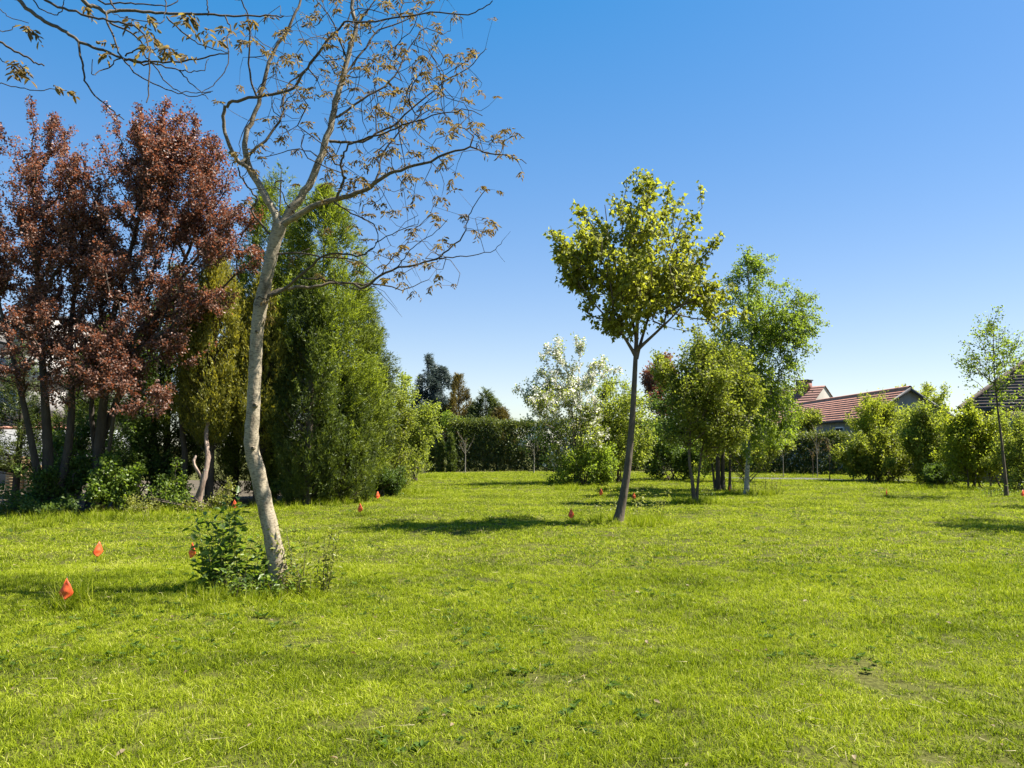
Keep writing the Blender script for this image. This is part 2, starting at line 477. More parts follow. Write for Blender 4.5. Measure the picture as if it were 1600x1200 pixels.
def conifer(name, label, b, H, prof, mat, bark, ncl, per, L=.09, W=.022, spray=.3, rise=.5, inner=.3, rough=.16,
            group=None, cat='tree', tr=.12, lift=0.0, plume=0.0, lean=(0, 0), tipbias=.25, plh=.38):
    """prof: list of (height fraction, radius m). Sprays of flat needles on an uneven envelope."""
    root = empty(name, b, label, cat, group)
    top = b + np.array((lean[0], lean[1], H))
    c = catmull([b - [0, 0, .05], (b + top) / 2 + rng.normal(0, .05, 3), top - [0, 0, .1]], 14)
    stem = (c, np.linspace(tr, .012, 14), 8)
    hf = np.array([p[0] for p in prof]); rf = np.array([p[1] for p in prof])
    hh = np.linspace(hf[0], hf[-1], 400)
    pdf = np.interp(hh, hf, rf) + .06
    h = np.interp(rng.random(ncl), np.cumsum(pdf) / pdf.sum(), hh)
    # foliage gathers in plumes that stand proud of the envelope by different amounts
    npl = max(30, ncl // 40)
    pj = rng.integers(0, npl, ncl)
    ph_ = np.interp(rng.random(npl), np.cumsum(pdf) / pdf.sum(), hh); pa_ = rng.uniform(0, 2 * np.pi, npl)
    pf_ = rng.uniform(.66, 1.12, npl) + rough * .4 * rng.normal(0, .5, npl)
    gx, gh = rng.normal(0, 1, ncl), rng.normal(0, 1, ncl)
    h = np.clip(ph_[pj] + gh * plh / H, hf[0], hf[-1])
    Rm = np.interp(h, hf, rf)
    az = pa_[pj] + gx * .17 / np.maximum(Rm, .12)
    nz = np.sin(az * 3 + h * 11 + rng.uniform(0, 6.28))
    u = rng.random(ncl)
    depth = np.where(rng.random(ncl) < inner, u ** .6, 1 - .15 * u * u - .07 * np.minimum(gx * gx + .5 * gh * gh, 3))
    rr = Rm * depth * pf_[pj] * (1 + rough * .4 * nz) + rng.normal(0, .03, ncl)
    rr = np.maximum(rr, .02)
    out = np.stack([np.cos(az), np.sin(az), np.zeros(ncl)], 1)
    axis = b + (top - b) * h[:, None]
    cen = axis + out * rr[:, None]
    ax = unit(out * math.cos(rise) + np.array([0, 0, math.sin(rise)]) + rng.normal(0, .22, (ncl, 3)))
    # limbs for a sample of the sprays
    m = rng.choice(ncl, min(ncl, 160), replace=False)
    st = axis[m] - np.array([0, 0, 1]) * (rr[m] * math.tan(max(rise, .0)) * .6)[:, None]
    st[:, 2] = np.maximum(st[:, 2], b[2] + .15)
    en = cen[m]
    mid = (st + en) / 2 + np.stack([np.zeros(len(m)), np.zeros(len(m)), -.05 * rr[m]], 1)
    V, Q = tubes([stem] + [(catmull(np.array([s, q, e]), 6), np.linspace(.018, .004, 6), 3) for s, q, e in zip(st, mid, en)])
    mesh_np('trunk', V, Q, bark, root, smooth=True, origin=b)
    i = np.repeat(np.arange(ncl), per); n = len(i)
    sl = spray * rng.uniform(.6, 1.3, ncl)[i]
    t = rng.random(n)
    side = rng.normal(0, 1, (n, 3))
    p = cen[i] + ax[i] * (sl * (t - .45))[:, None] + side * (sl * .16 * (1 - .6 * t))[:, None]
    D = unit(ax[i] + rng.normal(0, .55, (n, 3)) + np.array([0, 0, plume]))
    N = unit(rng.normal(0, .7, (n, 3)) + out[i] * .5 + np.array([0, 0, .3]))
    tint = np.clip(.40 + tipbias * (t - .3) + (rng.random(npl)[pj][i] - .5) * .3 + (rng.random(ncl)[i] - .5) * .35 + rng.normal(0, .12, n), 0, 1)
    s = rng.uniform(.7, 1.3, n)
    V, Fc, T = leaves(p, D, N, L * s, W * s, tint, T_NEEDLE)
    mesh_np('crown', V, Fc, mat, root, T, origin=b)
    return root
# ------------------------------------------------------------------ ground
def ground_mat():
    m, n, l = new_mat('lawn_soil')
    geo = n.new('ShaderNodeNewGeometry')
    n1 = n.new('ShaderNodeTexNoise'); n1.inputs['Scale'].default_value = .55; n1.inputs['Detail'].default_value = 8; n1.inputs['Roughness'].default_value = .7
    n2 = n.new('ShaderNodeTexNoise'); n2.inputs['Scale'].default_value = 24; n2.inputs['Detail'].default_value = 6
    l.new(geo.outputs['Position'], n1.inputs['Vector']); l.new(geo.outputs['Position'], n2.inputs['Vector'])
    r1 = ramp(n, [(.25, (.035, .042, .012)), (.5, (.07, .075, .016)), (.75, (.10, .098, .025))])
    r2 = ramp(n, [(.3, (.45, .42, .36)), (.7, (1.15, 1.15, 1.1))])
    l.new(n1.outputs['Fac'], r1.inputs['Fac']); l.new(n2.outputs['Fac'], r2.inputs['Fac'])
    mx = n.new('ShaderNodeMix'); mx.data_type = 'RGBA'; mx.blend_type = 'MULTIPLY'; mx.inputs['Factor'].default_value = 1
    l.new(r1.outputs[0], mx.inputs['A']); l.new(r2.outputs[0], mx.inputs['B'])
    pb = n.new('ShaderNodeBsdfPrincipled'); pb.inputs['Roughness'].default_value = .95; pb.inputs['Specular IOR Level'].default_value = .1
    l.new(mx.outputs['Result'], pb.inputs['Base Color'])
    bp = n.new('ShaderNodeBump'); bp.inputs['Strength'].default_value = .8; bp.inputs['Distance'].default_value = .03
    l.new(n2.outputs['Fac'], bp.inputs['Height']); l.new(bp.outputs[0], pb.inputs['Normal'])
    o = n.new('ShaderNodeOutputMaterial'); l.new(pb.outputs[0], o.inputs['Surface'])
    return m

def grid_sheet(name, xs, ys, zoff, mat, label, cat):
    X, Y = np.meshgrid(xs, ys)
    Z = gz(X, Y) * np.clip((140 - np.hypot(X, Y - 30)) / 60, 0, 1) + zoff
    V = np.stack([X, Y, Z], -1).reshape(-1, 3)
    nx, ny = len(xs), len(ys)
    i = np.arange(nx * ny).reshape(ny, nx)
    q = np.stack([i[:-1, :-1], i[:-1, 1:], i[1:, 1:], i[1:, :-1]], -1).reshape(-1, 4)
    return tag(mesh_np(name, V, q, mat, smooth=True), label, cat, kind='structure')

ax_ = np.concatenate([[-1500, -700, -300, -140, -90], np.linspace(-60, 60, 121), [90, 140, 300, 700, 1500]])
ay_ = np.concatenate([[-300, -100, -40, -20], np.linspace(-10, 80, 91), [110, 150, 300, 700, 2000]])
grid_sheet('ground', ax_, ay_, 0.0, ground_mat(), 'mown green lawn ground stretching between the trees', 'lawn')

M['soil'] = noise_mat('bare_soil', [(.3, (.035, .028, .018)), (.55, (.075, .06, .038)), (.75, (.13, .105, .065))], 1.6, (1, 1, 1), .95, .8, 8, 14, .03)
M['gravel'] = noise_mat('grey_gravel', [(.3, (.05, .047, .046)), (.55, (.10, .095, .092)), (.75, (.17, .165, .16))], 9, (1, 1, 1), .9, .9, 8, 30, .03)

def patch(name, poly, zoff, mat, label, cat, sub=1.0):
    "flat patch following the lawn: outline poly [(x,y)...] filled as a fan of short strips"
    poly = np.array(poly, float)
    xs = np.linspace(0, 1, 40); ys = np.linspace(0, 1, 10)
    n = len(poly) // 2
    lo, hi = poly[:n], poly[n:][::-1]
    t = np.linspace(0, n - 1, 40)
    A = np.stack([np.interp(t, np.arange(n), lo[:, k]) for k in (0, 1)], 1)
    B = np.stack([np.interp(t, np.arange(n), hi[:, k]) for k in (0, 1)], 1)
    A[:, 1] += rng.normal(0, .08, 40); B[:, 1] += rng.normal(0, .08, 40)
    G = A[None] * (1 - ys[:, None, None]) + B[None] * ys[:, None, None]
    X, Y = G[..., 0], G[..., 1]
    V = np.stack([X, Y, gz(X, Y) + zoff], -1).reshape(-1, 3)
    i = np.arange(400).reshape(10, 40)
    q = np.stack([i[:-1, :-1], i[:-1, 1:], i[1:, 1:], i[1:, :-1]], -1).reshape(-1, 4)
    return tag(mesh_np(name, V, q, mat, smooth=True), label, cat, kind='structure')

patch('planting_bed', [(-26, 18.6), (-11.5, 18.4), (-7.5, 20.6), (-4.9, 24.4), (-4.8, 33), (-8.5, 36), (-14, 36), (-26, 36)], .012, M['soil'],
      'dark bare soil bed under the plum and conifer trees', 'soil')
gp0 = ground_at(1225, 746); gp1 = ground_at(1350, 752)
patch('gravel_path', [(gp0[0] - 3.0, 38.6), (gp0[0] + 1, 37.6), (gp1[0], 36.0), (gp1[0] + 2.5, 35.6), (gp1[0] + 2.5, 36.2), (gp1[0], 37.0), (gp0[0] + 1, 39.6), (gp0[0] - 3.0, 40.2)], .016, M['gravel'],
      'grey gravel path strip before the low hedge and bare saplings', 'path')
patch('bare_soil_strip', [(-7, 47.2), (0, 47.4), (8, 47.2), (14, 46.0), (14, 47.8), (8, 49.3), (0, 49.6), (-7, 49.4)], .012, M['soil'],
      'narrow strip of bare soil along the foot of the tall hedge', 'soil')

# ------------------------------------------------------------------ grass (stuff)
def grass_mat(name, stops, trans=.4):
    m, n, l = new_mat(name)
    at = n.new('ShaderNodeAttribute'); at.attribute_name = 'tint'
    geo = n.new('ShaderNodeNewGeometry')
    mp = n.new('ShaderNodeMapping'); mp.inputs['Scale'].default_value = (1, 1, 0)
    l.new(geo.outputs['Position'], mp.inputs['Vector'])
    n1 = n.new('ShaderNodeTexNoise'); n1.inputs['Scale'].default_value = .8; n1.inputs['Detail'].default_value = 7; n1.inputs['Roughness'].default_value = .72
    l.new(mp.outputs[0], n1.inputs['Vector'])
    # mowing swaths: long soft bands
    m2 = n.new('ShaderNodeMapping'); m2.inputs['Rotation'].default_value = (0, 0, R(8)); m2.inputs['Scale'].default_value = (.05, .8, 0)
    l.new(geo.outputs['Position'], m2.inputs['Vector'])
    n2 = n.new('ShaderNodeTexNoise'); n2.inputs['Scale'].default_value = 1.0; n2.inputs['Detail'].default_value = 3
    l.new(m2.outputs[0], n2.inputs['Vector'])
    a1 = n.new('ShaderNodeMath'); a1.operation = 'MULTIPLY_ADD'; a1.inputs[1].default_value = 1.4
    l.new(n1.outputs['Fac'], a1.inputs[0]); l.new(at.outputs['Fac'], a1.inputs[2])
    a2 = n.new('ShaderNodeMath'); a2.operation = 'MULTIPLY_ADD'; a2.inputs[1].default_value = .7
    l.new(n2.outputs['Fac'], a2.inputs[0]); l.new(a1.outputs[0], a2.inputs[2])
    a3 = n.new('ShaderNodeMath'); a3.operation = 'SUBTRACT'; a3.inputs[1].default_value = 1.0
    l.new(a2.outputs[0], a3.inputs[0])
    rp = ramp(n, stops); l.new(a3.outputs[0], rp.inputs['Fac'])
    pb = n.new('ShaderNodeBsdfPrincipled'); pb.inputs['Roughness'].default_value = .55; pb.inputs['Specular IOR Level'].default_value = .1
    l.new(rp.outputs[0], pb.inputs['Base Color'])
    tr = n.new('ShaderNodeBsdfTranslucent')
    mx = n.new('ShaderNodeMix'); mx.data_type = 'RGBA'; mx.blend_type = 'MULTIPLY'; mx.inputs['Factor'].default_value = 1
    mx.inputs['B'].default_value = (1.35, 1.4, .6, 1)
    l.new(rp.outputs[0], mx.inputs['A']); l.new(mx.outputs['Result'], tr.inputs['Color'])
    ms = n.new('ShaderNodeMixShader'); ms.inputs[0].default_value = trans
    l.new(pb.outputs[0], ms.inputs[1]); l.new(tr.outputs[0], ms.inputs[2])
    o = n.new('ShaderNodeOutputMaterial'); l.new(ms.outputs[0], o.inputs['Surface'])
    return m

M['grass'] = grass_mat('grass_blades', [(0.0, (.028, .045, .004)), (.25, (.10, .138, .006)), (.55, (.225, .275, .009)), (.85, (.34, .375, .03)), (1.0, (.44, .42, .13))])
M['weed'] = leaf_mat('weed_leaf', (.03, .06, .012), (.06, .105, .016), (.12, .17, .03), .35, None, .7, 2.0, .1)
M['straw'] = noise_mat('dry_straw', [(.3, (.22, .18, .09)), (.7, (.45, .38, .22))], 20, (1, 1, 1), .7, 0)

def tuft(nb, rad, h, w, seed, flat=.35, clump=3, straw=.05):
    r = np.random.default_rng(seed)
    Vs, Fs, Ts = [], [], []
    cc = r.uniform(-rad, rad, (clump, 2))
    for i in range(nb):
        c = cc[r.integers(clump)] * .6 + r.normal(0, rad * .5, 2)
        az = r.uniform(0, 6.283); lean = abs(r.normal(0, flat)) + .05
        hh = h * r.uniform(.45, 1.2); ww = w * r.uniform(.7, 1.3)
        d = np.array([math.cos(az), math.sin(az)]); s = np.array([-d[1], d[0]])
        tw = r.uniform(-.8, .8); s = s * math.cos(tw) + d * math.sin(tw)
        t = np.array([0, .5, 1.0])
        off = np.outer(t ** 1.6 * hh * math.tan(min(lean, 1.15)), d)
        z = hh * t * (1 - .22 * lean * t)
        k = np.array([1, .8, .12])
        L = np.column_stack([c + off - s * (ww * k / 2)[:, None], z])
        Rr = np.column_stack([c + off + s * (ww * k / 2)[:, None], z])
        Vs.append(np.vstack([L, Rr]))
        b = i * 6
        Fs += [[b, b + 3, b + 4, b + 1], [b + 1, b + 4, b + 5, b + 2]]
        base_t = r.normal(.42, .16) if r.random() > straw else 1.3
        Ts.append(np.full(6, base_t) + np.array([-.22, 0, .1] * 2))
    V = np.vstack(Vs)
    V[:, 2] -= .006
    return V, np.array(Fs), np.concatenate(Ts)

def scatter_object(name, pts, rot, scl, idx, protos, label, cat):
    me = bpy.data.meshes.new(name)
    me.vertices.add(len(pts)); me.vertices.foreach_set('co', np.asarray(pts, np.float32).ravel())
    a = me.attributes.new('rot', 'FLOAT_VECTOR', 'POINT'); a.data.foreach_set('vector', np.asarray(rot, np.float32).ravel())
    a = me.attributes.new('scl', 'FLOAT_VECTOR', 'POINT'); a.data.foreach_set('vector', np.asarray(scl, np.float32).ravel())
    a = me.attributes.new('idx', 'INT', 'POINT'); a.data.foreach_set('value', np.asarray(idx, np.int32))
    o = bpy.data.objects.new(name, me); col.objects.link(o)
    ng = bpy.data.node_groups.new(name + '_nodes', 'GeometryNodeTree')
    ng.interface.new_socket('Geometry', in_out='INPUT', socket_type='NodeSocketGeometry')
    ng.interface.new_socket('Geometry', in_out='OUTPUT', socket_type='NodeSocketGeometry')
    N, Lk = ng.nodes, ng.links
    gi = N.new('NodeGroupInput'); go = N.new('NodeGroupOutput')
    mp = N.new('GeometryNodeMeshToPoints')
    Lk.new(gi.outputs[0], mp.inputs['Mesh'])
    io = N.new('GeometryNodeInstanceOnPoints'); Lk.new(mp.outputs[0], io.inputs['Points'])
    jn = N.new('GeometryNodeJoinGeometry')
    for p in reversed(protos):   # the join node lists its links last first
        oi = N.new('GeometryNodeObjectInfo'); oi.inputs['Object'].default_value = p; oi.inputs['As Instance'].default_value = False
        g2 = N.new('GeometryNodeGeometryToInstance'); Lk.new(oi.outputs['Geometry'], g2.inputs[0]); Lk.new(g2.outputs[0], jn.inputs[0])
    Lk.new(jn.outputs[0], io.inputs['Instance'])
    io.inputs['Pick Instance'].default_value = True
    for nm, ty, sock in (('rot', 'FLOAT_VECTOR', 'Rotation'), ('scl', 'FLOAT_VECTOR', 'Scale'), ('idx', 'INT', 'Instance Index')):
        na = N.new('GeometryNodeInputNamedAttribute'); na.data_type = ty; na.inputs['Name'].default_value = nm
        out = [s for s in na.outputs if s.enabled and s.name == 'Attribute'][0]
        Lk.new(out, io.inputs[sock])
    Lk.new(io.outputs[0], go.inputs[0])
    md = o.modifiers.new('scatter', 'NODES'); md.node_group = ng
    return tag(o, label, cat, kind='stuff')

def vnoise(x, y, s, seed):
    "cheap smooth 2-D noise in 0..1"
    r = np.random.default_rng(seed); g = r.random((64, 64))
    fx, fy = x * s, y * s
    ix, iy = np.floor(fx).astype(int), np.floor(fy).astype(int)
    tx, ty = fx - ix, fy - iy
    tx, ty = tx * tx * (3 - 2 * tx), ty * ty * (3 - 2 * ty)
    q = lambda a, b: g[a % 64, b % 64]
    return (q(ix, iy) * (1 - tx) + q(ix + 1, iy) * tx) * (1 - ty) + (q(ix, iy + 1) * (1 - tx) + q(ix + 1, iy + 1) * tx) * ty

near = [mesh_np('grass_tuft', *tuft(50, .075, .038, .0042, 100 + k, .62, straw=.025)[:2], M['grass'], None, tuft(50, .075, .038, .0042, 100 + k, .62, straw=.025)[2], link=False) for k in range(6)]
far = [mesh_np('grass_tuft', *tuft(46, .16, .048, .010, 200 + k, .65, 5)[:2], M['grass'], None, tuft(46, .16, .048, .010, 200 + k, .65, 5)[2], link=False) for k in range(4)]
tall = [mesh_np('grass_tuft', *tuft(30, .05, .22, .006, 300 + k, .4, 2)[:2], M['grass'], None, tuft(30, .05, .22, .006, 300 + k, .4, 2)[2], link=False) for k in range(3)]
protos = near + far + tall

def lawn_ok(x, y):
    "True where lawn grows (not in the beds or on the path)"
    edge_y = np.interp(x, [-30, -11.5, -7.6, -5.2, -5.0, -4.9], [18.7, 18.5, 20.7, 24.2, 30, 60])
    ok = ~((x < -4.9) & (y > edge_y))
    py = np.interp(x, [gp0[0] - 3, gp0[0] + 1, gp1[0], gp1[0] + 2.5], [38.6, 37.6, 36.0, 35.6])
    qy = np.interp(x, [gp0[0] - 3, gp0[0] + 1, gp1[0], gp1[0] + 2.5], [40.2, 39.6, 37.0, 36.2])
    ok &= ~((x > gp0[0] - 3) & (x < gp1[0] + 2.5) & (y > py) & (y < qy))
    return ok & (y < 48)

def band(y0, y1, dens, margin):
    A = (y1 - y0) * (2 * (.667 * y1 + margin))
    n = int(A * dens)
    y = rng.uniform(y0, y1, n); x = rng.uniform(-1, 1, n) * (.667 * y1 + margin)
    k = (np.abs(x) < .667 * y + margin) & lawn_ok(x, y)
    return x[k], y[k]

GP, GR, GS, GI = [], [], [], []
for y0, y1, dens, kind, sc in ((1.8, 3.4, 90, 'n', 1.1), (3.4, 7.0, 300, 'n', 1.0), (7.0, 10.5, 190, 'n', 1.25), (10.5, 17, 70, 'f', .85), (17, 28, 40, 'f', 1.0), (28, 48, 20, 'f', 1.3)):
    x, y = band(y0, y1, dens, 2.2)
    n1 = vnoise(x, y, 1.7, 1); n2 = vnoise(x, y, 6.0, 2); n3 = vnoise(x, y, .35, 3)
    n4 = vnoise(x, y, 11.0, 5)
    bare = (n1 * .35 + n2 * .35 + n4 * .3) < .33
    keep = ~(bare & (rng.random(len(x)) < .88))
    x, y, n1, n2, n3 = x[keep], y[keep], n1[keep], n2[keep], n3[keep]
    n = len(x)
    h = sc * (.30 + 1.15 * (n1 * .35 + n2 * .35 + vnoise(x, y, 14.0, 8) * .3)) * rng.uniform(.75, 1.25, n)
    wd = sc * rng.uniform(.85, 1.15, n)
    GP.append(np.stack([x, y, gz(x, y)], 1))
    GR.append(np.stack([rng.normal(0, .16, n), rng.normal(0, .16, n), rng.uniform(0, 6.283, n)], 1))
    GS.append(np.stack([wd, wd, h], 1))
    GI.append(rng.integers(0, 6, n) if kind == 'n' else rng.integers(6, 10, n))
# longer uncut grass round trunks, flags and along the bed edges
def ring(cx, cy, r, n, hs=1.0):
    a = rng.uniform(0, 6.283, n); q = r * np.sqrt(rng.random(n))
    x, y = cx + q * np.cos(a), cy + q * np.sin(a)
    GP.append(np.stack([x, y, gz(x, y)], 1))
    GR.append(np.stack([rng.normal(0, .2, n), rng.normal(0, .2, n), rng.uniform(0, 6.283, n)], 1))
    s = rng.uniform(.6, 1.1, n) * hs
    GS.append(np.stack([s, s, s], 1)); GI.append(rng.integers(10, 13, n))
# ------------------------------------------------------------------ foreground walnut, limbs traced
def c2(pts, d0, d1=None):
    "points read off an enlargement of the photo (x 330.., scale 2.5) -> world, distance d0 to d1"
    d1 = d0 if d1 is None else d1
    n = len(pts)
    return np.array([P(330 + x / 2.5, y / 2.5, d0 + (d1 - d0) * i / max(1, n - 1)) for i, (x, y) in enumerate(pts)])

WD = 8.4
wb = ground_at(441, 926); WD = wb[1]
walnut = empty('walnut_tree', wb, 'pale leaning walnut tree with few young bronze leaves and bushy suckers at its foot', 'tree')
tr_px = [(441, 930), (437, 906), (428, 852), (415, 793), (402, 735), (394, 705), (393, 680), (396, 636), (399, 568), (402, 517), (408, 475), (415, 442), (420, 418), (428, 384), (437, 352)]
tp = np.array([P(u, v, WD) for u, v in tr_px]); tp[0] = wb - np.array([0, 0, .06])
K = 60
tc_ = catmull(tp, K)
rr = np.interp(np.linspace(0, 14, K), np.arange(15), [.128, .110, .092, .084, .084, .081, .078, .072, .069, .070, .076, .068, .066, .068, .080])
V, Q = tubes([(tc_, rr, 20)])
V += unit(V - np.repeat(tc_, 20, 0)) * (.004 * np.sin(V[:, 2:3] * 31 + V[:, 0:1] * 40) + rng.normal(0, .0012, (len(V), 1)))
trunk = mesh_np('trunk', V, Q, M['walnut_bark'], walnut, np.ones(len(V)), smooth=True, origin=wb)
# knots where limbs were cut
def knot(u, v, r, d, parent, org):
    p = P(u, v, d)
    a = np.linspace(0, 2 * np.pi, 13)[:-1]
    rings = []
    for k, (rad, dep) in enumerate([(1.35, .035), (1.2, -.012), (.85, -.022), (.6, -.012), (.25, -.004)]):
        rings.append(np.stack([p[0] + r * rad * np.cos(a), np.full(12, p[1] + dep), p[2] + r * rad * np.sin(a)], 1))
    V = np.vstack(rings); i = np.arange(60).reshape(5, 12)
    q = np.stack([i[:-1], np.roll(i[:-1], -1, 1), np.roll(i[1:], -1, 1), i[1:]], -1).reshape(-1, 4)
    return mesh_np('knot', V, [q, i[4:5]], M['walnut_bark'], parent, np.full(len(V), .6), smooth=True, origin=org)
knot(398, 633, .022, WD - .075, walnut, wb)
knot(395, 700, .016, WD - .088, walnut, wb)
knot(401, 518, .014, WD - .07, walnut, wb)

limbs = []   # (pts, r0, r1)
def limb(pts, d0, d1, r0, r1): limbs.append((c2(pts, WD + d0, WD + d1), r0, r1))
limb([(268, 885), (300, 830), (340, 780), (385, 715), (430, 610), (460, 510), (485, 400), (510, 310), (540, 200), (565, 100), (552, 50), (550, 0), (556, -70), (548, -150)], 0, .35, .058, .016)
limb([(268, 880), (250, 835), (225, 790), (190, 730), (150, 660), (135, 600), (130, 540), (155, 480), (185, 400), (215, 290), (240, 210), (290, 130), (330, 50), (350, 0), (372, -80)], 0, .55, .052, .012)
limb([(150, 660), (110, 630), (70, 560), (48, 490), (50, 430), (75, 402), (140, 385), (230, 370), (320, 345), (350, 300), (385, 245), (440, 180), (500, 110), (540, 84), (660, 80), (760, 65), (880, 48), (1000, 60), (1060, 30), (1100, 8)], .1, -.7, .026, .005)
limb([(115, 635), (150, 600), (200, 560), (250, 500), (282, 440), (280, 400), (300, 330), (360, 280), (430, 200), (470, 130)], .12, .7, .022, .006)
limb([(275, 885), (320, 855), (400, 805), (480, 780), (560, 757), (620, 732), (655, 700), (720, 670), (800, 645), (900, 610), (1000, 575), (1080, 600), (1160, 605), (1235, 640)], 0, -.6, .042, .004)
limb([(620, 735), (650, 695), (658, 630), (690, 570), (735, 515), (790, 470), (850, 430), (890, 432)], -.25, .2, .016, .004)
limb([(490, 778), (508, 722), (520, 690), (505, 650), (515, 600), (545, 562), (620, 540), (700, 512), (780, 480), (850, 455), (930, 440), (1000, 430), (1060, 455)], -.2, -.9, .018, .004)
limb([(462, 552), (530, 556), (600, 550), (650, 520), (700, 498), (780, 430), (850, 370), (920, 310), (1000, 270), (1050, 215), (1075, 190)], .18, .5, .018, .004)
limb([(470, 470), (520, 440), (600, 380), (690, 325), (740, 260), (760, 200), (800, 150), (830, 112), (900, 130), (932, 120)], .2, .8, .016, .004)
limb([(495, 360), (540, 270), (600, 190), (650, 120), (740, 90), (800, 60), (860, 20), (900, -30)], .22, .9, .016, .004)
limb([(530, 230), (500, 160), (480, 90), (440, 30), (400, -20)], .26, -.1, .013, .005)
limb([(560, 110), (600, 60), (640, 0), (680, -60)], .3, .7, .012, .005)
limb([(208, 1165), (250, 1140), (320, 1126), (400, 1120), (480, 1105), (560, 1110), (620, 1108), (700, 1118), (760, 1130), (850, 1090)], 0, .5, .028, .004)
limb([(560, 1110), (600, 1125), (650, 1085), (720, 1050), (800, 1035), (880, 1010), (930, 970), (990, 910), (1005, 850), (1030, 800), (1075, 740)], .2, -.2, .018, .004)
limb([(880, 1010), (950, 1005), (1020, 995), (1100, 980), (1140, 940)], -.1, -.5, .008, .003)
limb([(212, 1160), (280, 1130), (340, 1085), (390, 1040), (430, 1005), (500, 990), (560, 1000), (600, 992), (640, 962)], 0, -.6, .022, .006)
limb([(480, 790), (520, 815), (560, 840), (640, 880), (645, 950), (590, 1000)], -.2, -.55, .012, .004)
limb([(250, 992), (350, 990), (420, 1000), (500, 1010), (570, 1020), (620, 1050), (645, 1075)], 0, -.3, .013, .005)
limb([(655, 1080), (700, 1020), (760, 950), (800, 890), (860, 830), (870, 770)], -.05, .3, .007, .003)
limb([(720, 1050), (760, 1000), (800, 955), (870, 910), (925, 860)], -.05, -.4, .007, .003)
limb([(640, 950), (720, 905), (800, 880), (810, 860)], -.5, -.7, .006, .003)
limb([(360, 1085), (420, 1092), (480, 1100), (540, 1125), (610, 1135), (640, 1115)], -.2, -.45, .011, .004)
limb([(245, 935), (200, 880), (160, 820), (178, 780), (150, 740), (115, 690), (108, 650)], 0, -.25, .016, .008)
limb([(178, 378), (150, 300), (150, 200), (150, 120), (140, 50), (120, 0), (110, -60)], -.15, -.6, .013, .006)
limb([(330, 840), (300, 800), (270, 740), (230, 735), (150, 742)], .02, -.2, .008, .004)
limb([(185, 420), (120, 520), (108, 600)], .3, .1, .006, .004)
limb([(430, 620), (350, 580), (270, 600), (180, 620)], .15, .45, .008, .004)
limb([(240, 1155), (215, 1165), (180, 1160), (165, 1185), (190, 1195)], -.05, -.12, .007, .003)
tl = [line(p, a, b, max(8, 3 * len(p)), 8 if a > .02 else 6, .75, .007) for p, a, b in limbs]
# twigs and young leaves grown along the limbs
init = np.vstack([t[0][2:] for t in tl]); ir = np.concatenate([t[1][2:] for t in tl])
ip = np.concatenate([np.linspace(0, 1.5, len(t[0]) - 2) for t in tl])
def around(pts, n, sig):
    j = rng.integers(0, len(pts), n)
    return pts[j] + rng.normal(0, sig, (n, 3)) + np.array([.05, 0, .10]) * rng.random((n, 1))
c2p = lambda x, y, dd: P(330 + x / 2.5, y / 2.5, WD + dd)
zone = []
for x, y, s, n in ((900, 300, 110, 30), (780, 280, 120, 34), (660, 400, 100, 26), (980, 480, 90, 26), (1090, 550, 60, 12), (1000, 230, 60, 8), (720, 480, 120, 26), (560, 330, 110, 22),
                   (450, 300, 110, 26), (380, 150, 120, 26), (620, 120, 130, 26), (820, 60, 120, 20), (500, 620, 100, 20), (700, 620, 110, 22), (840, 680, 110, 18), (250, 280, 90, 18),
                   (330, 460, 120, 20), (230, 560, 100, 14), (620, 800, 110, 14), (760, 760, 120, 12), (1030, 860, 50, 10), (880, 1010, 90, 14), (760, 950, 110, 16), (700, 1060, 90, 12), (150, 150, 70, 10), (480, 30, 130, 20), (700, 0, 120, 16)):
    for k in range(int(n * 1.6)):
        zone.append(c2p(x + rng.normal(0, s * .62), y + rng.normal(0, s * .62), rng.normal(0, .55)))
tg = np.vstack([np.array(zone), around(init, 170, .16)])
pos, par, order = grow(init, ip * .3, tg, .25)
lines, rad = twig_lines(pos, par, order, len(init), .0026, .012, S=4, init_r=ir)
V, Q = tubes(tl + lines)
mesh_np('branches', V, Q, M['walnut_bark'], walnut, np.clip((np.concatenate(tubes.rad) - .008) / .034, 0, 1), smooth=True, origin=wb)
def compound(tips, dirs, L=.062, W=.020, mean=4.0):
    "drooping clusters of young compound leaves at twig tips"
    Pb, D, N = [], [], []
    for t, d in zip(tips, dirs):
        for _ in range(rng.integers(2, 2 + int(mean))):
            az = rng.uniform(0, 6.283)
            st = unit(d * .6 + np.array([math.cos(az), math.sin(az), rng.uniform(-.5, .6)]) * .9)
            ln = rng.uniform(.05, .12)
            for q in range(rng.integers(4, 7)):
                f = (q + 1) / 6
                p = t + st * ln * f + np.array([0, 0, -.05 * f * f])
                sd = unit(np.cross(st, [0, 0, 1.0])) * (1 if q % 2 else -1)
                Pb.append(p); D.append(st * .5 + sd * .8 + np.array([0, 0, -.55]) + rng.normal(0, .2, 3)); N.append(rng.normal(0, .5, 3) + [0, 0, .6])
    n = len(Pb)
    s = rng.uniform(.6, 1.15, n)
    return leaves(np.array(Pb), np.array(D), np.array(N), L * s, W * s, np.clip(rng.normal(.5, .25, n), 0, 1), T_OVAL)
haschild = np.zeros(len(pos), bool); haschild[par[order]] = True
tips = np.array([i for i in order if not haschild[i]])
# leaves come out mostly towards the sunny right-hand side and the top
keep = np.array([rng.random() < (.95 if pos[i][0] > wb[0] + .45 and pos[i][2] > 3.9 else .5) for i in tips])
tips = tips[keep]
V, Fc, T = compound(pos[tips], unit(pos[tips] - pos[par[tips]]))
mesh_np('leaves', V, Fc, M['walnut_leaf'], walnut, T, origin=wb)

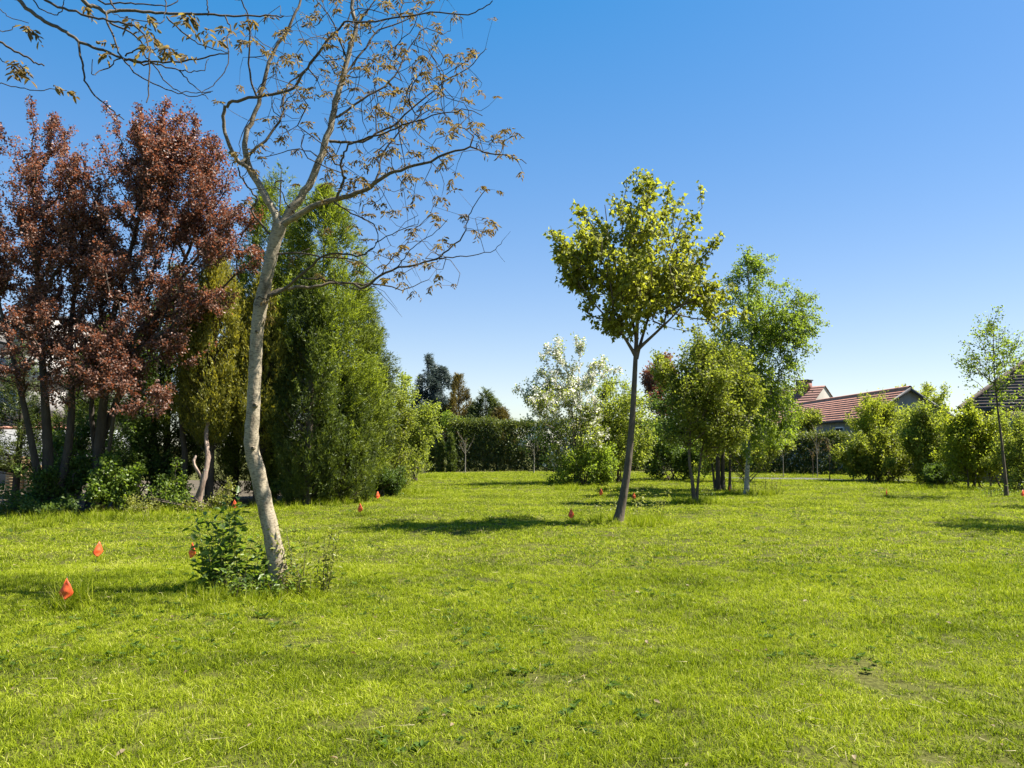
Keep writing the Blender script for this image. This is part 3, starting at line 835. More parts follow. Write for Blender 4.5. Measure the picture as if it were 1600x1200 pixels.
# ------------------------------------------------------------------ second walnut, its trunk left of the frame, boughs overhead
D2 = 6.6
b2 = base(-470, D2)
wal2 = empty('walnut_tree', b2, 'overhanging walnut boughs with thin bare twigs above the purple plum trees', 'tree')
def c1(pts, d0, d1=None):
    d1 = d0 if d1 is None else d1
    n = len(pts)
    return np.array([P(x / 2.857, y / 2.857, D2 + d0 + (d1 - d0) * i / max(1, n - 1)) for i, (x, y) in enumerate(pts)])
fork = P(-430, 120, D2)
t2 = np.array([b2 - [0, 0, .06], b2 + [.05, .05, 1.2], b2 + [.0, .02, 2.5], fork])
L2 = [line(t2, .17, .10, 24, 14)]
hub = P(-150, -190, D2 - .2)
L2.append(line(np.array([fork, P(-330, -60, D2 - .1), hub, P(-40, -235, D2 - .3)]), .095, .03, 16, 10))
L2.append(line(np.array([fork, P(-470, -100, D2 + .3), P(-520, -330, D2 + .5), P(-500, -520, D2 + .4)]), .085, .015, 14, 8))
L2.append(line(np.array([fork, P(-300, 70, D2 - .5), P(-150, 20, D2 - .8), P(-40, 30, D2 - .7)]), .05, .012, 14, 8))
V, Q = tubes(L2)
mesh_np('trunk', V, Q, M['walnut_bark'], wal2, np.ones(len(V)), smooth=True, origin=b2)
B2 = []
def bough(pts, d0, d1, r0, r1, pre=None):
    w = c1(pts, d0, d1)
    if pre is not None: w = np.vstack([pre, w])
    B2.append(line(w, r0, r1, 3 * len(w) + 4, 7, .8, .005))
bough([(30, -60), (80, 0), (150, 60), (230, 110), (300, 145), (350, 185), (420, 210), (500, 240), (560, 262), (640, 275), (720, 275), (860, 268), (950, 245), (1020, 238)], -.3, -.5, .022, .005, np.array([hub, P(-60, -120, D2 - .3)]))
bough([(560, 264), (640, 285), (720, 290), (800, 315), (850, 318), (910, 313), (930, 262)], -.42, -.2, .009, .003)
bough([(200, 0), (300, 40), (400, 75), (480, 90), (560, 105), (620, 130), (660, 180), (668, 240), (665, 350), (655, 455)], -.3, -.75, .013, .005, np.array([hub, P(20, -50, D2 - .3)]))
bough([(370, 0), (420, 25), (470, 55), (520, 47), (640, 52), (740, 62), (880, 62), (1000, 70), (1100, 72), (1200, 70), (1270, 75)], -.35, .1, .022, .006, np.array([P(-40, -235, D2 - .3), P(70, -90, D2 - .3)]))
bough([(470, 55), (480, 100), (510, 170), (530, 240), (600, 320), (680, 370), (780, 410), (860, 430), (940, 408)], -.35, -.6, .010, .003)
bough([(490, 100), (560, 135), (625, 175), (650, 250), (690, 292), (740, 370), (800, 405), (880, 415), (950, 405)], -.35, 0, .009, .003)
bough([(350, 188), (365, 270), (375, 340), (410, 410), (460, 460), (520, 510), (550, 530)], -.38, -.5, .010, .004)
bough([(800, 315), (860, 380), (930, 442)], -.3, -.2, .006, .003)
bough([(745, 75), (800, 130), (870, 185), (940, 215), (1025, 235)], -.15, -.4, .008, .003)
bough([(1005, 72), (1030, 130), (1012, 175), (1022, 260), (990, 340), (940, 390), (905, 412)], -.05, -.3, .007, .003)
bough([(540, 250), (500, 290), (440, 320), (414, 335), (408, 265)], -.4, -.6, .006, .003)
bough([(560, 250), (600, 225), (660, 220), (720, 222), (790, 220)], -.42, -.7, .007, .003)
bough([(-60, 150), (0, 190), (80, 235), (150, 275), (200, 295)], -.65, -.5, .013, .006, np.array([P(-60, 28, D2 - .7)]))
bough([(-60, 355), (0, 372), (80, 390), (160, 405), (230, 395), (300, 402)], -.5, -.3, .006, .003, np.array([P(-150, 25, D2 - .8), P(-70, 80, D2 - .6)]))
bough([(-60, 230), (0, 262), (50, 290), (120, 295)], -.6, -.6, .005, .003, np.array([P(-90, 25, D2 - .75)]))
bough([(-60, 150), (0, 142), (50, 130), (75, 112)], -.6, -.5, .006, .003, np.array([P(-60, 28, D2 - .7)]))
bough([(0, 40), (50, 80), (130, 105)], -.5, -.4, .005, .003, np.array([P(-60, -120, D2 - .3), P(-25, -20, D2 - .4)]))
bough([(150, 0), (190, 45), (250, 65), (280, 30), (285, 0)], -.3, -.3, .006, .004, np.array([P(20, -50, D2 - .3)]))
bough([(430, 0), (560, 10), (640, 20), (740, 22), (790, 5), (800, -30)], -.3, -.1, .009, .004, np.array([P(70, -90, D2 - .3)]))
bough([(740, -60), (740, 40), (730, 90), (690, 100), (560, 80), (500, 60)], -.2, -.4, .006, .003)
bough([(920, -60), (925, 0), (930, 50), (928, 62)], -.1, -.05, .006, .005)
bough([(480, -20), (500, 20), (520, 45)], -.3, -.35, .009, .006)
V, Q = tubes(B2)
mesh_np('branches', V, Q, M['walnut_bark'], wal2, np.clip((np.concatenate(tubes.rad) - .006) / .03, 0, 1), smooth=True, origin=b2)
ct, cd = [], []
for x, y, dd in ((100, 110, -.4), (135, 130, -.4), (60, 280, -.6), (110, 295, -.6), (70, 310, -.6), (240, 385, -.35), (295, 405, -.3), (370, 25, -.3), (485, 190, -.4), (490, 235, -.45), (650, 110, -.4), (655, 70, -.4), (660, 160, -.5), (690, 170, -.5),
                 (740, 210, -.6), (770, 240, -.6), (845, 250, -.5), (820, 95, -.2), (850, 75, -.1), (870, 155, -.2), (930, 135, -.2), (960, 180, -.3), (1005, 120, -.1), (660, 215, -.6), (590, 95, -.35), (830, 55, -.1), (1120, 85, 0), (1060, 90, 0)):
    ct.append(P(x / 2.857, y / 2.857, D2 + dd)); cd.append(np.array([.5, 0, -.3]))
V, Fc, T = compound(np.array(ct), np.array(cd), .075, .026, 3)
mesh_np('leaves', V, Fc, M['walnut_leaf'], wal2, T, origin=b2)

# ------------------------------------------------------------------ sucker growth at the walnut's foot
def suckers(name, label, cen, n, spread, hts, mat, nleaf, L=.075, W=.042, lean=.25, cat='shrub', stem=.004, bark='twig', falloff=0.0):
    b = np.array([cen[0], cen[1], float(gz(cen[0], cen[1]))])
    root = empty(name, b, label, cat)
    ls, Pb, D = [], [], []
    for k in range(n):
        a = rng.uniform(0, 6.283); q = math.sqrt(rng.random())
        x, y = b[0] + spread[0] * q * math.cos(a), b[1] + spread[1] * q * math.sin(a)
        h = rng.uniform(*hts) * (1 - falloff * q * q); st = np.array([x, y, float(gz(x, y)) - .02])
        ld = np.array([math.cos(a) * spread[0], math.sin(a) * spread[1], 0]) * lean + rng.normal(0, .06, 3) * [1, 1, 0]
        pts = np.array([st, st + [0, 0, h * .4] + ld * .3 * h + rng.normal(0, .015, 3), st + [0, 0, h] + ld * h + rng.normal(0, .03, 3)])
        c = catmull(pts, 10); ls.append((c, np.linspace(stem, .0015, 10), 5))
        ls.append((catmull(np.array([b - [0, 0, .03], (b + st) / 2 - [0, 0, .03], st + [0, 0, .02]]), 4), np.full(4, stem), 5))
        m = max(3, int(nleaf * h))
        f = np.sort(rng.uniform(.12, 1.0, m)) * 9
        pp = np.stack([np.interp(f, np.arange(10), c[:, j]) for j in range(3)], 1)
        az = np.arange(m) * 2.4 + rng.uniform(0, 6.28)
        dd = np.stack([np.cos(az), np.sin(az), rng.uniform(-.25, .7, m)], 1)
        # short side shoots carry a few leaves each
        off = dd * rng.uniform(.0, .09, (m, 1))
        Pb.append(pp + off); D.append(dd + rng.normal(0, .3, (m, 3)))
    V, Q = tubes(ls)
    mesh_np('stems', V, Q, M[bark], root, smooth=True, origin=b)
    Pb, D = np.vstack(Pb), np.vstack(D)
    m = len(Pb); s = rng.uniform(.5, 1.2, m)
    V, Fc, T = leaves(Pb, D, rng.normal(0, .35, (m, 3)) + [0, 0, .8], L * s, W * s, np.clip(rng.normal(.45, .24, m), 0, 1), T_OVAL)
    mesh_np('leaves', V, Fc, mat, root, T, origin=b)
    return root
s0 = ground_at(372, 922)
suckers('sucker_shrub', 'dense green leafy suckers crowded left of the leaning walnut trunk', s0, 38, (.46, .30), (.45, 1.08), M['sucker_leaf'], 40, .10, .055, .35, falloff=.35)
suckers('sucker_shrub', 'low dark leafy growth around the bottom of the walnut trunk', ground_at(400, 934), 34, (.50, .22), (.12, .34), M['sucker_leaf'], 60, .07, .035, .5)
suckers('sucker_shrub', 'thin pale yellow-green shoots right of the leaning walnut trunk', ground_at(472, 928), 26, (.30, .22), (.25, .78), M['yellow_leaf'], 48, .06, .03, .3)
ring(wb[0] - .2, wb[1] - .1, .75, 150, .75)
# ------------------------------------------------------------------ purple plums
def px_trunk(pts, d, dd=0.0):
    out = np.array([P(u, v, d + dd * i / (len(pts) - 1)) for i, (u, v) in enumerate(pts)])
    out[0][2] = float(gz(out[0][0], out[0][1])) - .06
    return out
d = 19.4
b = base(72, d)
make_tree('plum_tree', 'tall purple-leaved plum tree beside the pale building wall', 'tree', b,
          [(px_trunk([(70, 800), (75, 720), (70, 620), (62, 500), (55, 360), (50, 220)], d), .17, .02),
           (px_trunk([(75, 800), (100, 735), (112, 640), (110, 520), (125, 400), (135, 280)], d, .8), .15, .02),
           (px_trunk([(68, 800), (55, 720), (30, 600), (0, 480), (-30, 360)], d, -.7), .12, .02)],
          [ell(60, 340, 95, 140, d), ell(50, 240, 45, 60, d), ell(110, 440, 100, 110, d, .3), ell(5, 430, 90, 110, d), ell(48, 185, 16, 42, d), ell(5, 220, 28, 45, d), ell(95, 215, 20, 45, d), ell(128, 225, 18, 40, d), ell(-70, 350, 80, 140, d), ell(120, 310, 50, 80, d), ell(75, 530, 80, 40, d, -.6), ell(150, 400, 45, 70, d, -.3), ell(40, 570, 45, 28, d, -1.0)],
          4200, 17, M['plum_leaf'], M['dark_bark'], .072, .045, .055, tipr=.004, rmax=.07, clump=10, sig=.15, shell=2.2, shoot=.75)
d = 19.8
b = base(150, d)
make_tree('plum_tree', 'broad purple-leaved plum tree with low bough drooping before the dark yews', 'tree', b,
          [(px_trunk([(150, 795), (155, 700), (165, 600), (180, 480), (215, 350), (240, 230)], d), .17, .02),
           (px_trunk([(155, 795), (150, 720), (185, 620), (240, 500), (300, 380), (330, 260)], d, .8), .14, .02),
           (px_trunk([(165, 600), (190, 590), (220, 610), (248, 640)], d, -1.8), .05, .012)],
          [ell(240, 300, 95, 105, d), ell(260, 230, 55, 60, d), ell(195, 250, 38, 55, d), ell(300, 330, 70, 85, d), ell(355, 372, 55, 45, d, -.3), ell(225, 470, 95, 85, d), ell(187, 585, 45, 26, d, -1.6), ell(235, 628, 26, 17, d, -1.9), ell(150, 550, 50, 32, d, -1.2),
           ell(183, 195, 13, 34, d), ell(215, 188, 13, 34, d), ell(252, 184, 12, 32, d), ell(300, 200, 12, 38, d), ell(325, 232, 14, 28, d), ell(270, 200, 12, 36, d), ell(300, 470, 50, 40, d, -.6), ell(380, 395, 30, 16, d, -.5), ell(160, 420, 50, 70, d), ell(110, 600, 45, 22, d, -1.4), ell(270, 540, 40, 26, d, -1.0), ell(200, 540, 60, 35, d, -.8)],
          5400, 17, M['plum_leaf'], M['dark_bark'], .072, .045, .055, tipr=.004, rmax=.07, clump=10, sig=.15, shell=2.2, shoot=.75)

# ------------------------------------------------------------------ conifers of the left-hand bed
def H_at(v, d): return float(P(800, v, d)[2])
def cone(u, d, vtop, prof, *a, **k): return conifer(*a[:2], base(u, d), H_at(vtop, d), prof, *a[2:], **k)
cone(430, 23.2, 262, [(.04, 1.5), (.3, 1.8), (.6, 1.6), (.8, 1.2), (.93, .65), (1, .08)], 'cypress_tree', 'tallest green cypress behind the leaning walnut trunk', M['cypress'], M['dark_bark'], 5000, 18, .10, .026, .36, .75, rough=.2)
cone(500, 22.4, 300, [(.03, 1.7), (.3, 2.1), (.6, 1.75), (.8, 1.25), (.93, .65), (1, .08)], 'cypress_tree', 'broad green cypress with its slope against the open sky', M['cypress'], M['dark_bark'], 6400, 18, .10, .026, .36, .75, rough=.18)
cone(560, 24.0, 448, [(.03, 1.25), (.3, 1.3), (.6, .95), (.85, .45), (1, .05)], 'spruce_tree', 'dark spruce with feathery branch tips at the end of the cypress row', M['spruce'], M['dark_bark'], 3400, 17, .10, .024, .42, .25, rough=.28)
cone(482, 20.9, 415, [(.03, .75), (.3, .95), (.6, .8), (.85, .42), (1, .05)], 'yew_tree', 'dark upright yew standing just behind the leaning walnut', M['yew'], M['brown_bark'], 3600, 18, .085, .024, .34, 1.05, rough=.22)
cone(535, 21.8, 560, [(.03, .9), (.35, 1.0), (.7, .7), (1, .05)], 'yew_tree', 'dark bushy yew in front of the spruce', M['yew'], M['brown_bark'], 2600, 18, .085, .024, .32, .9, rough=.25)
cone(330, 20.3, 385, [(.26, .35), (.36, .8), (.6, .98), (.8, .65), (1, .06)], 'yew_tree', 'golden green yew plumes above a pinkish trunk', M['golden_yew'], M['dark_bark'], 3400, 17, .08, .026, .34, 1.15, rough=.26, plume=.3, tipbias=.5)
cone(405, 20.9, 440, [(.28, .4), (.4, .95), (.6, 1.0), (.8, .6), (1, .06)], 'yew_tree', 'yellowish golden yew partly hidden behind the walnut trunk', M['golden_yew'], M['dark_bark'], 3200, 17, .08, .026, .34, 1.15, rough=.3, plume=.3, tipbias=.55)
cone(265, 22.6, 420, [(.12, .9), (.35, 1.5), (.65, 1.3), (.85, .7), (1, .06)], 'yew_tree', 'dark green yew behind the drooping plum bough', M['yew'], M['dark_bark'], 2900, 18, .09, .028, .36, .9, rough=.22)
cone(370, 23.4, 430, [(.05, 1.4), (.35, 1.5), (.65, 1.2), (1, .06)], 'yew_tree', 'dark green yew in the gap between the golden yews', M['yew'], M['dark_bark'], 2700, 18, .09, .028, .36, .9, rough=.22)
cone(160, 24.6, 500, [(.10, 1.2), (.35, 1.5), (.7, 1.0), (1, .06)], 'yew_tree', 'dark green yew in deep shade behind the plum trunks', M['yew'], M['dark_bark'], 2100, 18, .09, .028, .36, .9, rough=.22)
cone(30, 23.6, 530, [(.2, .9), (.45, .95), (.75, .5), (1, .05)], 'spruce_tree', 'small dark spruce standing before the pale building wall', M['spruce'], M['dark_bark'], 900, 15, .11, .026, .42, .45, rough=.4)
# pinkish old stem under the golden yew
b = ground_at(313, 797)
root = empty('old_yew_stem', b, 'short crooked pinkish stem catching sun at the bed edge', 'trunk')
V, Q = tubes([line(np.array([b - [0, 0, .05], P(310, 780, b[1]), P(318, 750, b[1]), P(325, 715, b[1] + .1), P(322, 680, b[1] + .3), P(330, 640, b[1] + .6)]), .095, .04, 24, 10),
              line(np.array([P(318, 750, b[1]), P(303, 725, b[1] - .05), P(306, 712, b[1])]), .04, .025, 10, 8)])
V += rng.normal(0, .007, V.shape)
mesh_np('trunk', V, Q, M['pink_bark'], root, smooth=True, origin=b)
# dark bare trunks in the shade
for k, (u, d, vt, r, lb) in enumerate(((145, 20.4, 560, .10, 'slim dark trunk in front of the shaded yew'), (285, 20.6, 520, .10, 'dark straight trunk beside the sunlit leafy undergrowth'), (240, 22.0, 560, .12, 'dark trunk deep in shade under the drooping plum bough'))):
    bb = base(u, d)
    make_tree('shade_tree', lb, 'tree', bb, [(np.array([bb - [0, 0, .05], P(u + 4, 720, d), P(u - 2, 640, d), P(u + 6, vt, d)]), r, .05)],
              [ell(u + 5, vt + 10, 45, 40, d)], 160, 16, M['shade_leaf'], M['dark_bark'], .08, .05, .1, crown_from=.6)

# ------------------------------------------------------------------ deciduous shrubs
def shrub(name, label, u, d, ells, n, per, mat, L=.06, W=.04, nst=6, bark='brown_bark', cat='shrub', spread=None, hs=.7, **kw):
    b = base(u, d)
    spread = spread or .3
    tr = []
    top = max(e[0][2] + e[1][2] for e in ells)
    for k in range(nst):
        e = ells[k % len(ells)]
        st = b + np.array([rng.normal(0, spread * .5), rng.normal(0, spread * .5), -.05])
        en = e[0] + rng.normal(0, .4, 3) * e[1]
        en[2] = max(en[2], .35)
        md = st * .55 + en * .45 + np.array([0, 0, .12 * en[2]])
        tr.append((np.array([st, md, en]), .022 + .012 * rng.random(), .006))
    if d > 28: L, W, per = L * 1.4, W * 1.4, int(per * .75)
    n = int(n * 1.12)
    kw.setdefault('shoot', .5); kw.setdefault('clump', 11)
    return make_tree(name, label, cat, b, tr, ells, n, per, mat, M[bark], L, W, crown_from=.12, **kw)

shrub('shrub', 'light green airy shrub at the end of the conifer row', 632, 33, [ell(640, 640, 38, 42, 33), ell(632, 600, 20, 20, 33), ell(648, 690, 28, 40, 33), ell(668, 640, 14, 22, 33), ell(622, 690, 30, 40, 33)], 800, 18, M['shrub_leaf'], .075, .05, off=.09, shell=2.6, clump=7)
shrub('shrub', 'grey-green rounded bush with pale flowers beside the far lawn', 648, 35.5, [ell(646, 706, 22, 24, 35.5), ell(632, 716, 24, 20, 35.5)], 420, 18, M['shrub_leaf'], .08, .05, off=.09)
shrub('shrub', 'mixed green bush crowding against the yews', 600, 25.6, [ell(600, 690, 42, 55, 25.6), ell(585, 640, 30, 45, 25.6), ell(625, 730, 34, 32, 25.6), ell(618, 660, 22, 40, 25.6)], 1100, 18, M['hazel_leaf'], .07, .045, off=.08)
shrub('shrub', 'dark glossy low bush above the small flag at the lawn corner', 600, 23.9, [ell(607, 752, 26, 22, 23.9), ell(585, 752, 26, 20, 23.9)], 420, 20, M['shade_leaf'], .06, .04, off=.07)
shrub('shrub', 'pale grassy low bush below the dark yew', 540, 22.2, [ell(545, 755, 34, 22, 22.2), ell(520, 765, 20, 14, 22.2)], 380, 18, M['hazel_leaf'], .06, .03, off=.07)
shrub('shrub', 'small round leafy bush in the dark gap behind the walnut', 458, 21.2, [ell(458, 757, 24, 19, 21.2), ell(450, 720, 16, 26, 21.5)], 260, 15, M['sucker_leaf'], .075, .05, off=.07)
shrub('shrub', 'sunlit leafy bush among the dark plum trunks', 178, 19.2, [ell(180, 758, 34, 34, 19.2), ell(165, 725, 16, 22, 19.2), ell(205, 752, 14, 18, 19.2)], 300, 14, M['sucker_leaf'], .09, .06, off=.08)
shrub('shrub', 'sunlit patchy undergrowth at the foot of the dark straight trunk', 262, 19.3, [ell(250, 775, 24, 20, 19.3), ell(280, 762, 14, 30, 19.5), ell(290, 785, 18, 12, 19.2)], 260, 13, M['sucker_leaf'], .07, .045, off=.07)
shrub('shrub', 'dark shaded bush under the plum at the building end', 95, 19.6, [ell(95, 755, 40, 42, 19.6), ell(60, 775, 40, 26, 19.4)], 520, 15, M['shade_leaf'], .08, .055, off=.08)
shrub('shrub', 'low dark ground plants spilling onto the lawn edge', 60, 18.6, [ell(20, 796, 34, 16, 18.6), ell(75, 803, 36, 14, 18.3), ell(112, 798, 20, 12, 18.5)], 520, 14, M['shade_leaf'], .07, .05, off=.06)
shrub('shrub', 'bright low herbs fringing the lawn near the pinkish stem', 335, 19.2, [ell(340, 775, 16, 16, 19.4), ell(300, 793, 12, 9, 19.0), ell(225, 795, 22, 8, 19.0)], 200, 12, M['yellow_leaf'], .06, .04, off=.06)

# ------------------------------------------------------------------ background conifers and hedges
cone(668, 64, 556, [(.1, 2.0), (.4, 1.9), (.7, 1.15), (1, .05)], 'blue_spruce_tree', 'blue-grey spruce rising behind the hedge', M['blue_spruce'], M['dark_bark'], 2200, 13, .24, .055, .6, .1, rough=.22)
cone(690, 64, 575, [(.1, 1.8), (.4, 1.7), (.7, 1.0), (1, .05)], 'blue_spruce_tree', 'lower grey-blue spruce close beside the taller one', M['blue_spruce'], M['dark_bark'], 1700, 13, .24, .055, .6, .1, rough=.22)
cone(717, 61, 588, [(.1, 1.7), (.5, 1.7), (.8, 1.0), (1, .1)], 'conifer_tree', 'brownish rounded conifer between the blue spruce and olive conifer', M['brown_conifer'], M['dark_bark'], 2500, 13, .21, .05, .5, .8, rough=.2)
cone(758, 60, 606, [(.1, 1.7), (.5, 1.65), (.8, .95), (1, .1)], 'conifer_tree', 'olive pointed conifer behind the tall hedge', M['spruce'], M['dark_bark'], 2500, 13, .21, .05, .5, .6, rough=.24)
cone(782, 59, 640, [(.1, 1.4), (.5, 1.2), (.8, .7), (1, .1)], 'conifer_tree', 'lowest brown-green conifer at the open sky gap', M['brown_conifer'], M['dark_bark'], 1500, 13, .21, .05, .5, .6, rough=.24)
for u, d, vt, lb in ((672, 48.2, 682, 'narrow dark thuja column next to the grey-green bush'), (689, 48.0, 684, 'narrow dark thuja column second from the grey-green bush'), (705, 47.8, 680, 'narrow thuja column nearest the tall hedge')):
    cone(u, d, vt, [(.02, .28), (.5, .32), (.85, .2), (1, .03)], 'thuja_column', lb, M['yew'], M['dark_bark'], 420, 16, .12, .035, .25, 1.2, group='thuja columns by the hedge', tr=.04)
shrub('small_tree', 'bright green young tree in front of the brown conifer', 706, 50, [ell(706, 660, 16, 24, 50), ell(712, 690, 14, 20, 50)], 260, 16, M['birch_leaf'], .09, .06, cat='tree', off=.12)

def hedge(name, label, pts, H, T, n, mat, L=.11, W=.06):
    pts = np.array(pts, float); b = np.array([pts[0][0], pts[0][1], float(gz(*pts[0]))])
    root = empty(name, b, label, 'hedge')
    seg = np.linalg.norm(np.diff(pts, axis=0), axis=1); s = np.concatenate([[0], np.cumsum(seg)])
    Lt = s[-1]
    def at(q):
        return np.stack([np.interp(q, s, pts[:, 0]), np.interp(q, s, pts[:, 1])], 1)
    ls = []
    for q in np.arange(.4, Lt, .9):
        p = at(np.array([q]))[0]; z = float(gz(*p))
        ls.append(line(np.array([[p[0], p[1], z - .05], [p[0] + rng.normal(0, .1), p[1] + rng.normal(0, .1), z + H * .5], [p[0] + rng.normal(0, .2), p[1] + rng.normal(0, .1), z + H * .9]]), .05, .012, 8, 6))
        for k in range(14):
            h = rng.uniform(.1, .9) * H; a = rng.uniform(0, 6.28)
            ls.append(line(np.array([[p[0], p[1], z + h * .8], [p[0] + .5 * T * math.cos(a), p[1] + .5 * T * math.sin(a), z + h]]), .012, .004, 4, 4))
    V, Q = tubes(ls)
    mesh_np('stems', V, Q, M['dark_bark'], root, smooth=True, origin=b)
    ncl = n // 12
    q = rng.uniform(0, Lt, ncl); c = at(q)
    dr = at(np.clip(q + .1, 0, Lt)) - at(np.clip(q - .1, 0, Lt)); dr = dr / np.linalg.norm(dr, axis=1, keepdims=True)
    nr = np.stack([dr[:, 1], -dr[:, 0]], 1)
    hz = rng.uniform(0, 1, ncl)
    bulge = 1 + .10 * np.sin(q * 1.7 + 3 * hz) + .08 * np.sin(q * 4.1 - 5 * hz) + .06 * rng.normal(0, 1, ncl)
    side = np.sign(rng.uniform(-.45, 1, ncl)) * (1 - .3 * rng.random(ncl) ** 2)
    topm = rng.random(ncl) < .22
    side = np.where(topm, rng.uniform(-1, 1, ncl), side)
    hz = np.where(topm, 1 - .06 * rng.random(ncl), hz)
    topn = H * (1 + .025 * np.sin(q * .9) + .02 * np.sin(q * 2.7 + 1)) + rng.normal(0, .05, ncl)
    cen = np.column_stack([c + nr * (side * T / 2 * bulge * (1 - .25 * hz ** 3))[:, None], gz(c[:, 0], c[:, 1]) + -.02 + hz * topn])
    i = np.repeat(np.arange(ncl), 12); m = len(i)
    out = np.column_stack([nr * np.sign(side)[:, None] * .8, np.where(topm, 1.2, .35)])
    D = unit(out[i] + rng.normal(0, .75, (m, 3))); N = unit(out[i] + rng.normal(0, .7, (m, 3)) + [0, 0, .3])
    sc = rng.uniform(.65, 1.3, m)
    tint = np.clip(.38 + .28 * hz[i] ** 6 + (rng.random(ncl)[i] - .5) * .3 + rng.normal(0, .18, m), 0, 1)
    V, Fc, T_ = leaves(cen[i] + rng.normal(0, .12, (m, 3)), D, N, L * sc, W * sc, tint)
    mesh_np('foliage', V, Fc, mat, root, T_, origin=b)
    return root
hedge('hedge', 'tall dark clipped hedge closing the far end of the lawn', [(-4.1, 50), (0, 50.2), (5, 50.2), (10.5, 50)], 3.15, 1.5, 66000, M['hedge'], .13, .075)
hedge('hedge', 'lower dark hedge behind the gravel path and bare saplings', [(10.6, 49.2), (14, 47), (18, 43.5), (22.5, 41.5), (28, 39.5)], 2.15, 1.4, 70000, M['hedge'], .13, .075)

# ------------------------------------------------------------------ blossom tree and its neighbours
def add_blossom(root, pos, par, order, b):
    pick = rng.random(len(order)) < np.clip((pos[order][:, 2] - 1.6) / 3.4, .08, .75)
    o2 = order[pick]
    V, Fc, T = leaf_cloud(pos, par, o2, 10, .10, .09, .06, .3, 0, T_RHOMB, tvar=.25)
    mesh_np('blossom', V, Fc, M['blossom'], root, T, origin=b)
d = 32.4
shrub('blossom_tree', 'white blossoming fruit tree standing on the lawn', 905, d, [ell(885, 620, 58, 52, d), ell(868, 566, 28, 26, d), ell(925, 572, 20, 34, d), ell(838, 640, 30, 48, d), ell(895, 690, 62, 52, d), ell(955, 578, 14, 14, d), ell(875, 545, 10, 18, d), ell(905, 548, 8, 18, d)],
      1500, 11, M['shrub_leaf'], .065, .042, nst=9, off=.09, cat='tree', clump=8, extra=add_blossom, rmax=.05)
d = 33.6
shrub('shrub', 'yellow-green leafy bush right of the blossoming tree', 962, d, [ell(965, 640, 48, 42, d), ell(985, 670, 40, 55, d), ell(940, 690, 40, 55, d), ell(960, 610, 24, 20, d)], 1300, 16, M['shrub_leaf'], .075, .05, nst=9, off=.10, extra=None, clump=7)
shrub('shrub', 'bright low bush under the blossoming tree', 915, 31.6, [ell(905, 728, 42, 26, 31.6), ell(945, 722, 28, 30, 31.6)], 560, 16, M['birch_leaf'], .07, .045, nst=8, off=.09)
d = 40
shrub('plum_tree', 'small purple-leaved tree peeping out behind the slim maple trunk', 1030, d, [ell(1030, 578, 22, 26, d), ell(1014, 600, 12, 18, d), ell(1035, 620, 26, 30, d)], 480, 18, M['plum_leaf'], .09, .06, nst=4, bark='dark_bark', cat='tree', off=.12)

# ------------------------------------------------------------------ slim maple in the middle of the lawn
mb = ground_at(965, 820); d = mb[1]
mt = px_trunk([(964, 822), (970, 795), (978, 750), (985, 690), (990, 620), (993, 560), (996, 500), (1001, 430), (1004, 350), (1006, 300)], d)
make_tree('maple_tree', 'slim maple with dark leaning trunk and rounded yellow-green crown', 'tree', mb,
          [(mt, .105, .012),
           (np.array([P(993, 555, d), P(965, 512, d - .2), P(935, 482, d - .4), P(905, 440, d - .5)]), .035, .008),
           (np.array([P(994, 548, d), P(1030, 515, d - .3), P(1060, 485, d - .5), P(1095, 440, d - .5)]), .038, .008),
           (np.array([P(994, 560, d), P(1012, 500, d + .2), P(1040, 420, d + .5), P(1065, 340, d + .6)]), .036, .008),
           (np.array([P(995, 530, d), P(980, 470, d + .3), P(955, 390, d + .5), P(945, 320, d + .5)]), .034, .008)],
          [ell(1003, 312, 56, 38, d), ell(1000, 388, 108, 68, d), ell(922, 400, 56, 48, d), ell(1075, 435, 50, 55, d), ell(1015, 465, 95, 45, d), ell(884, 388, 28, 24, d), ell(1068, 320, 26, 30, d), ell(1108, 482, 44, 36, d), ell(955, 490, 45, 22, d),
           ell(972, 280, 12, 18, d), ell(1006, 278, 10, 20, d), ell(1038, 295, 12, 20, d), ell(900, 430, 26, 30, d), ell(1125, 440, 16, 24, d), ell(1090, 300, 10, 14, d), ell(920, 335, 20, 24, d), ell(1110, 390, 20, 22, d)],
          1900, 8, M['maple_leaf'], M['brown_bark'], .098, .068, .05, tipr=.004, rmax=.035, clump=6, sig=.2, shell=2.0, shoot=.5, tmpl=T_MAPLE, up=.12, droop=.8, crown_from=.40)
suckers('sucker_shrub', 'thin weedy shoots around the foot of the slim maple', ground_at(985, 812), 30, (.9, .5), (.15, .75), M['yellow_leaf'], 30, .07, .035, .3)
ring(mb[0] + .3, mb[1], .9, 120, 1.0)

# ------------------------------------------------------------------ birch group
d = 21.8
hb = ground_at(1085, 787); d = hb[1]
make_tree('hornbeam_tree', 'bushy olive-green tree with thin crooked trunk near the birch', 'tree', hb,
          [(px_trunk([(1086, 788), (1082, 755), (1077, 715), (1080, 660), (1088, 600), (1092, 550)], d), .065, .012),
           (px_trunk([(1088, 788), (1092, 740), (1100, 690), (1120, 640), (1135, 590)], d, .4), .045, .01)],
          [ell(1095, 598, 66, 55, d), ell(1058, 590, 36, 46, d), ell(1132, 585, 40, 45, d), ell(1090, 655, 64, 36, d), ell(1140, 645, 44, 45, d), ell(1100, 550, 36, 24, d), ell(1058, 680, 30, 26, d, .3), ell(1125, 690, 36, 24, d, .4), ell(1165, 600, 24, 40, d, .2)],
          2200, 15, M['hazel_leaf'], M['brown_bark'], .075, .05, .08, clump=9, sig=.17, crown_from=.35, shoot=.5)
bb = ground_at(1168, 773); d = bb[1]
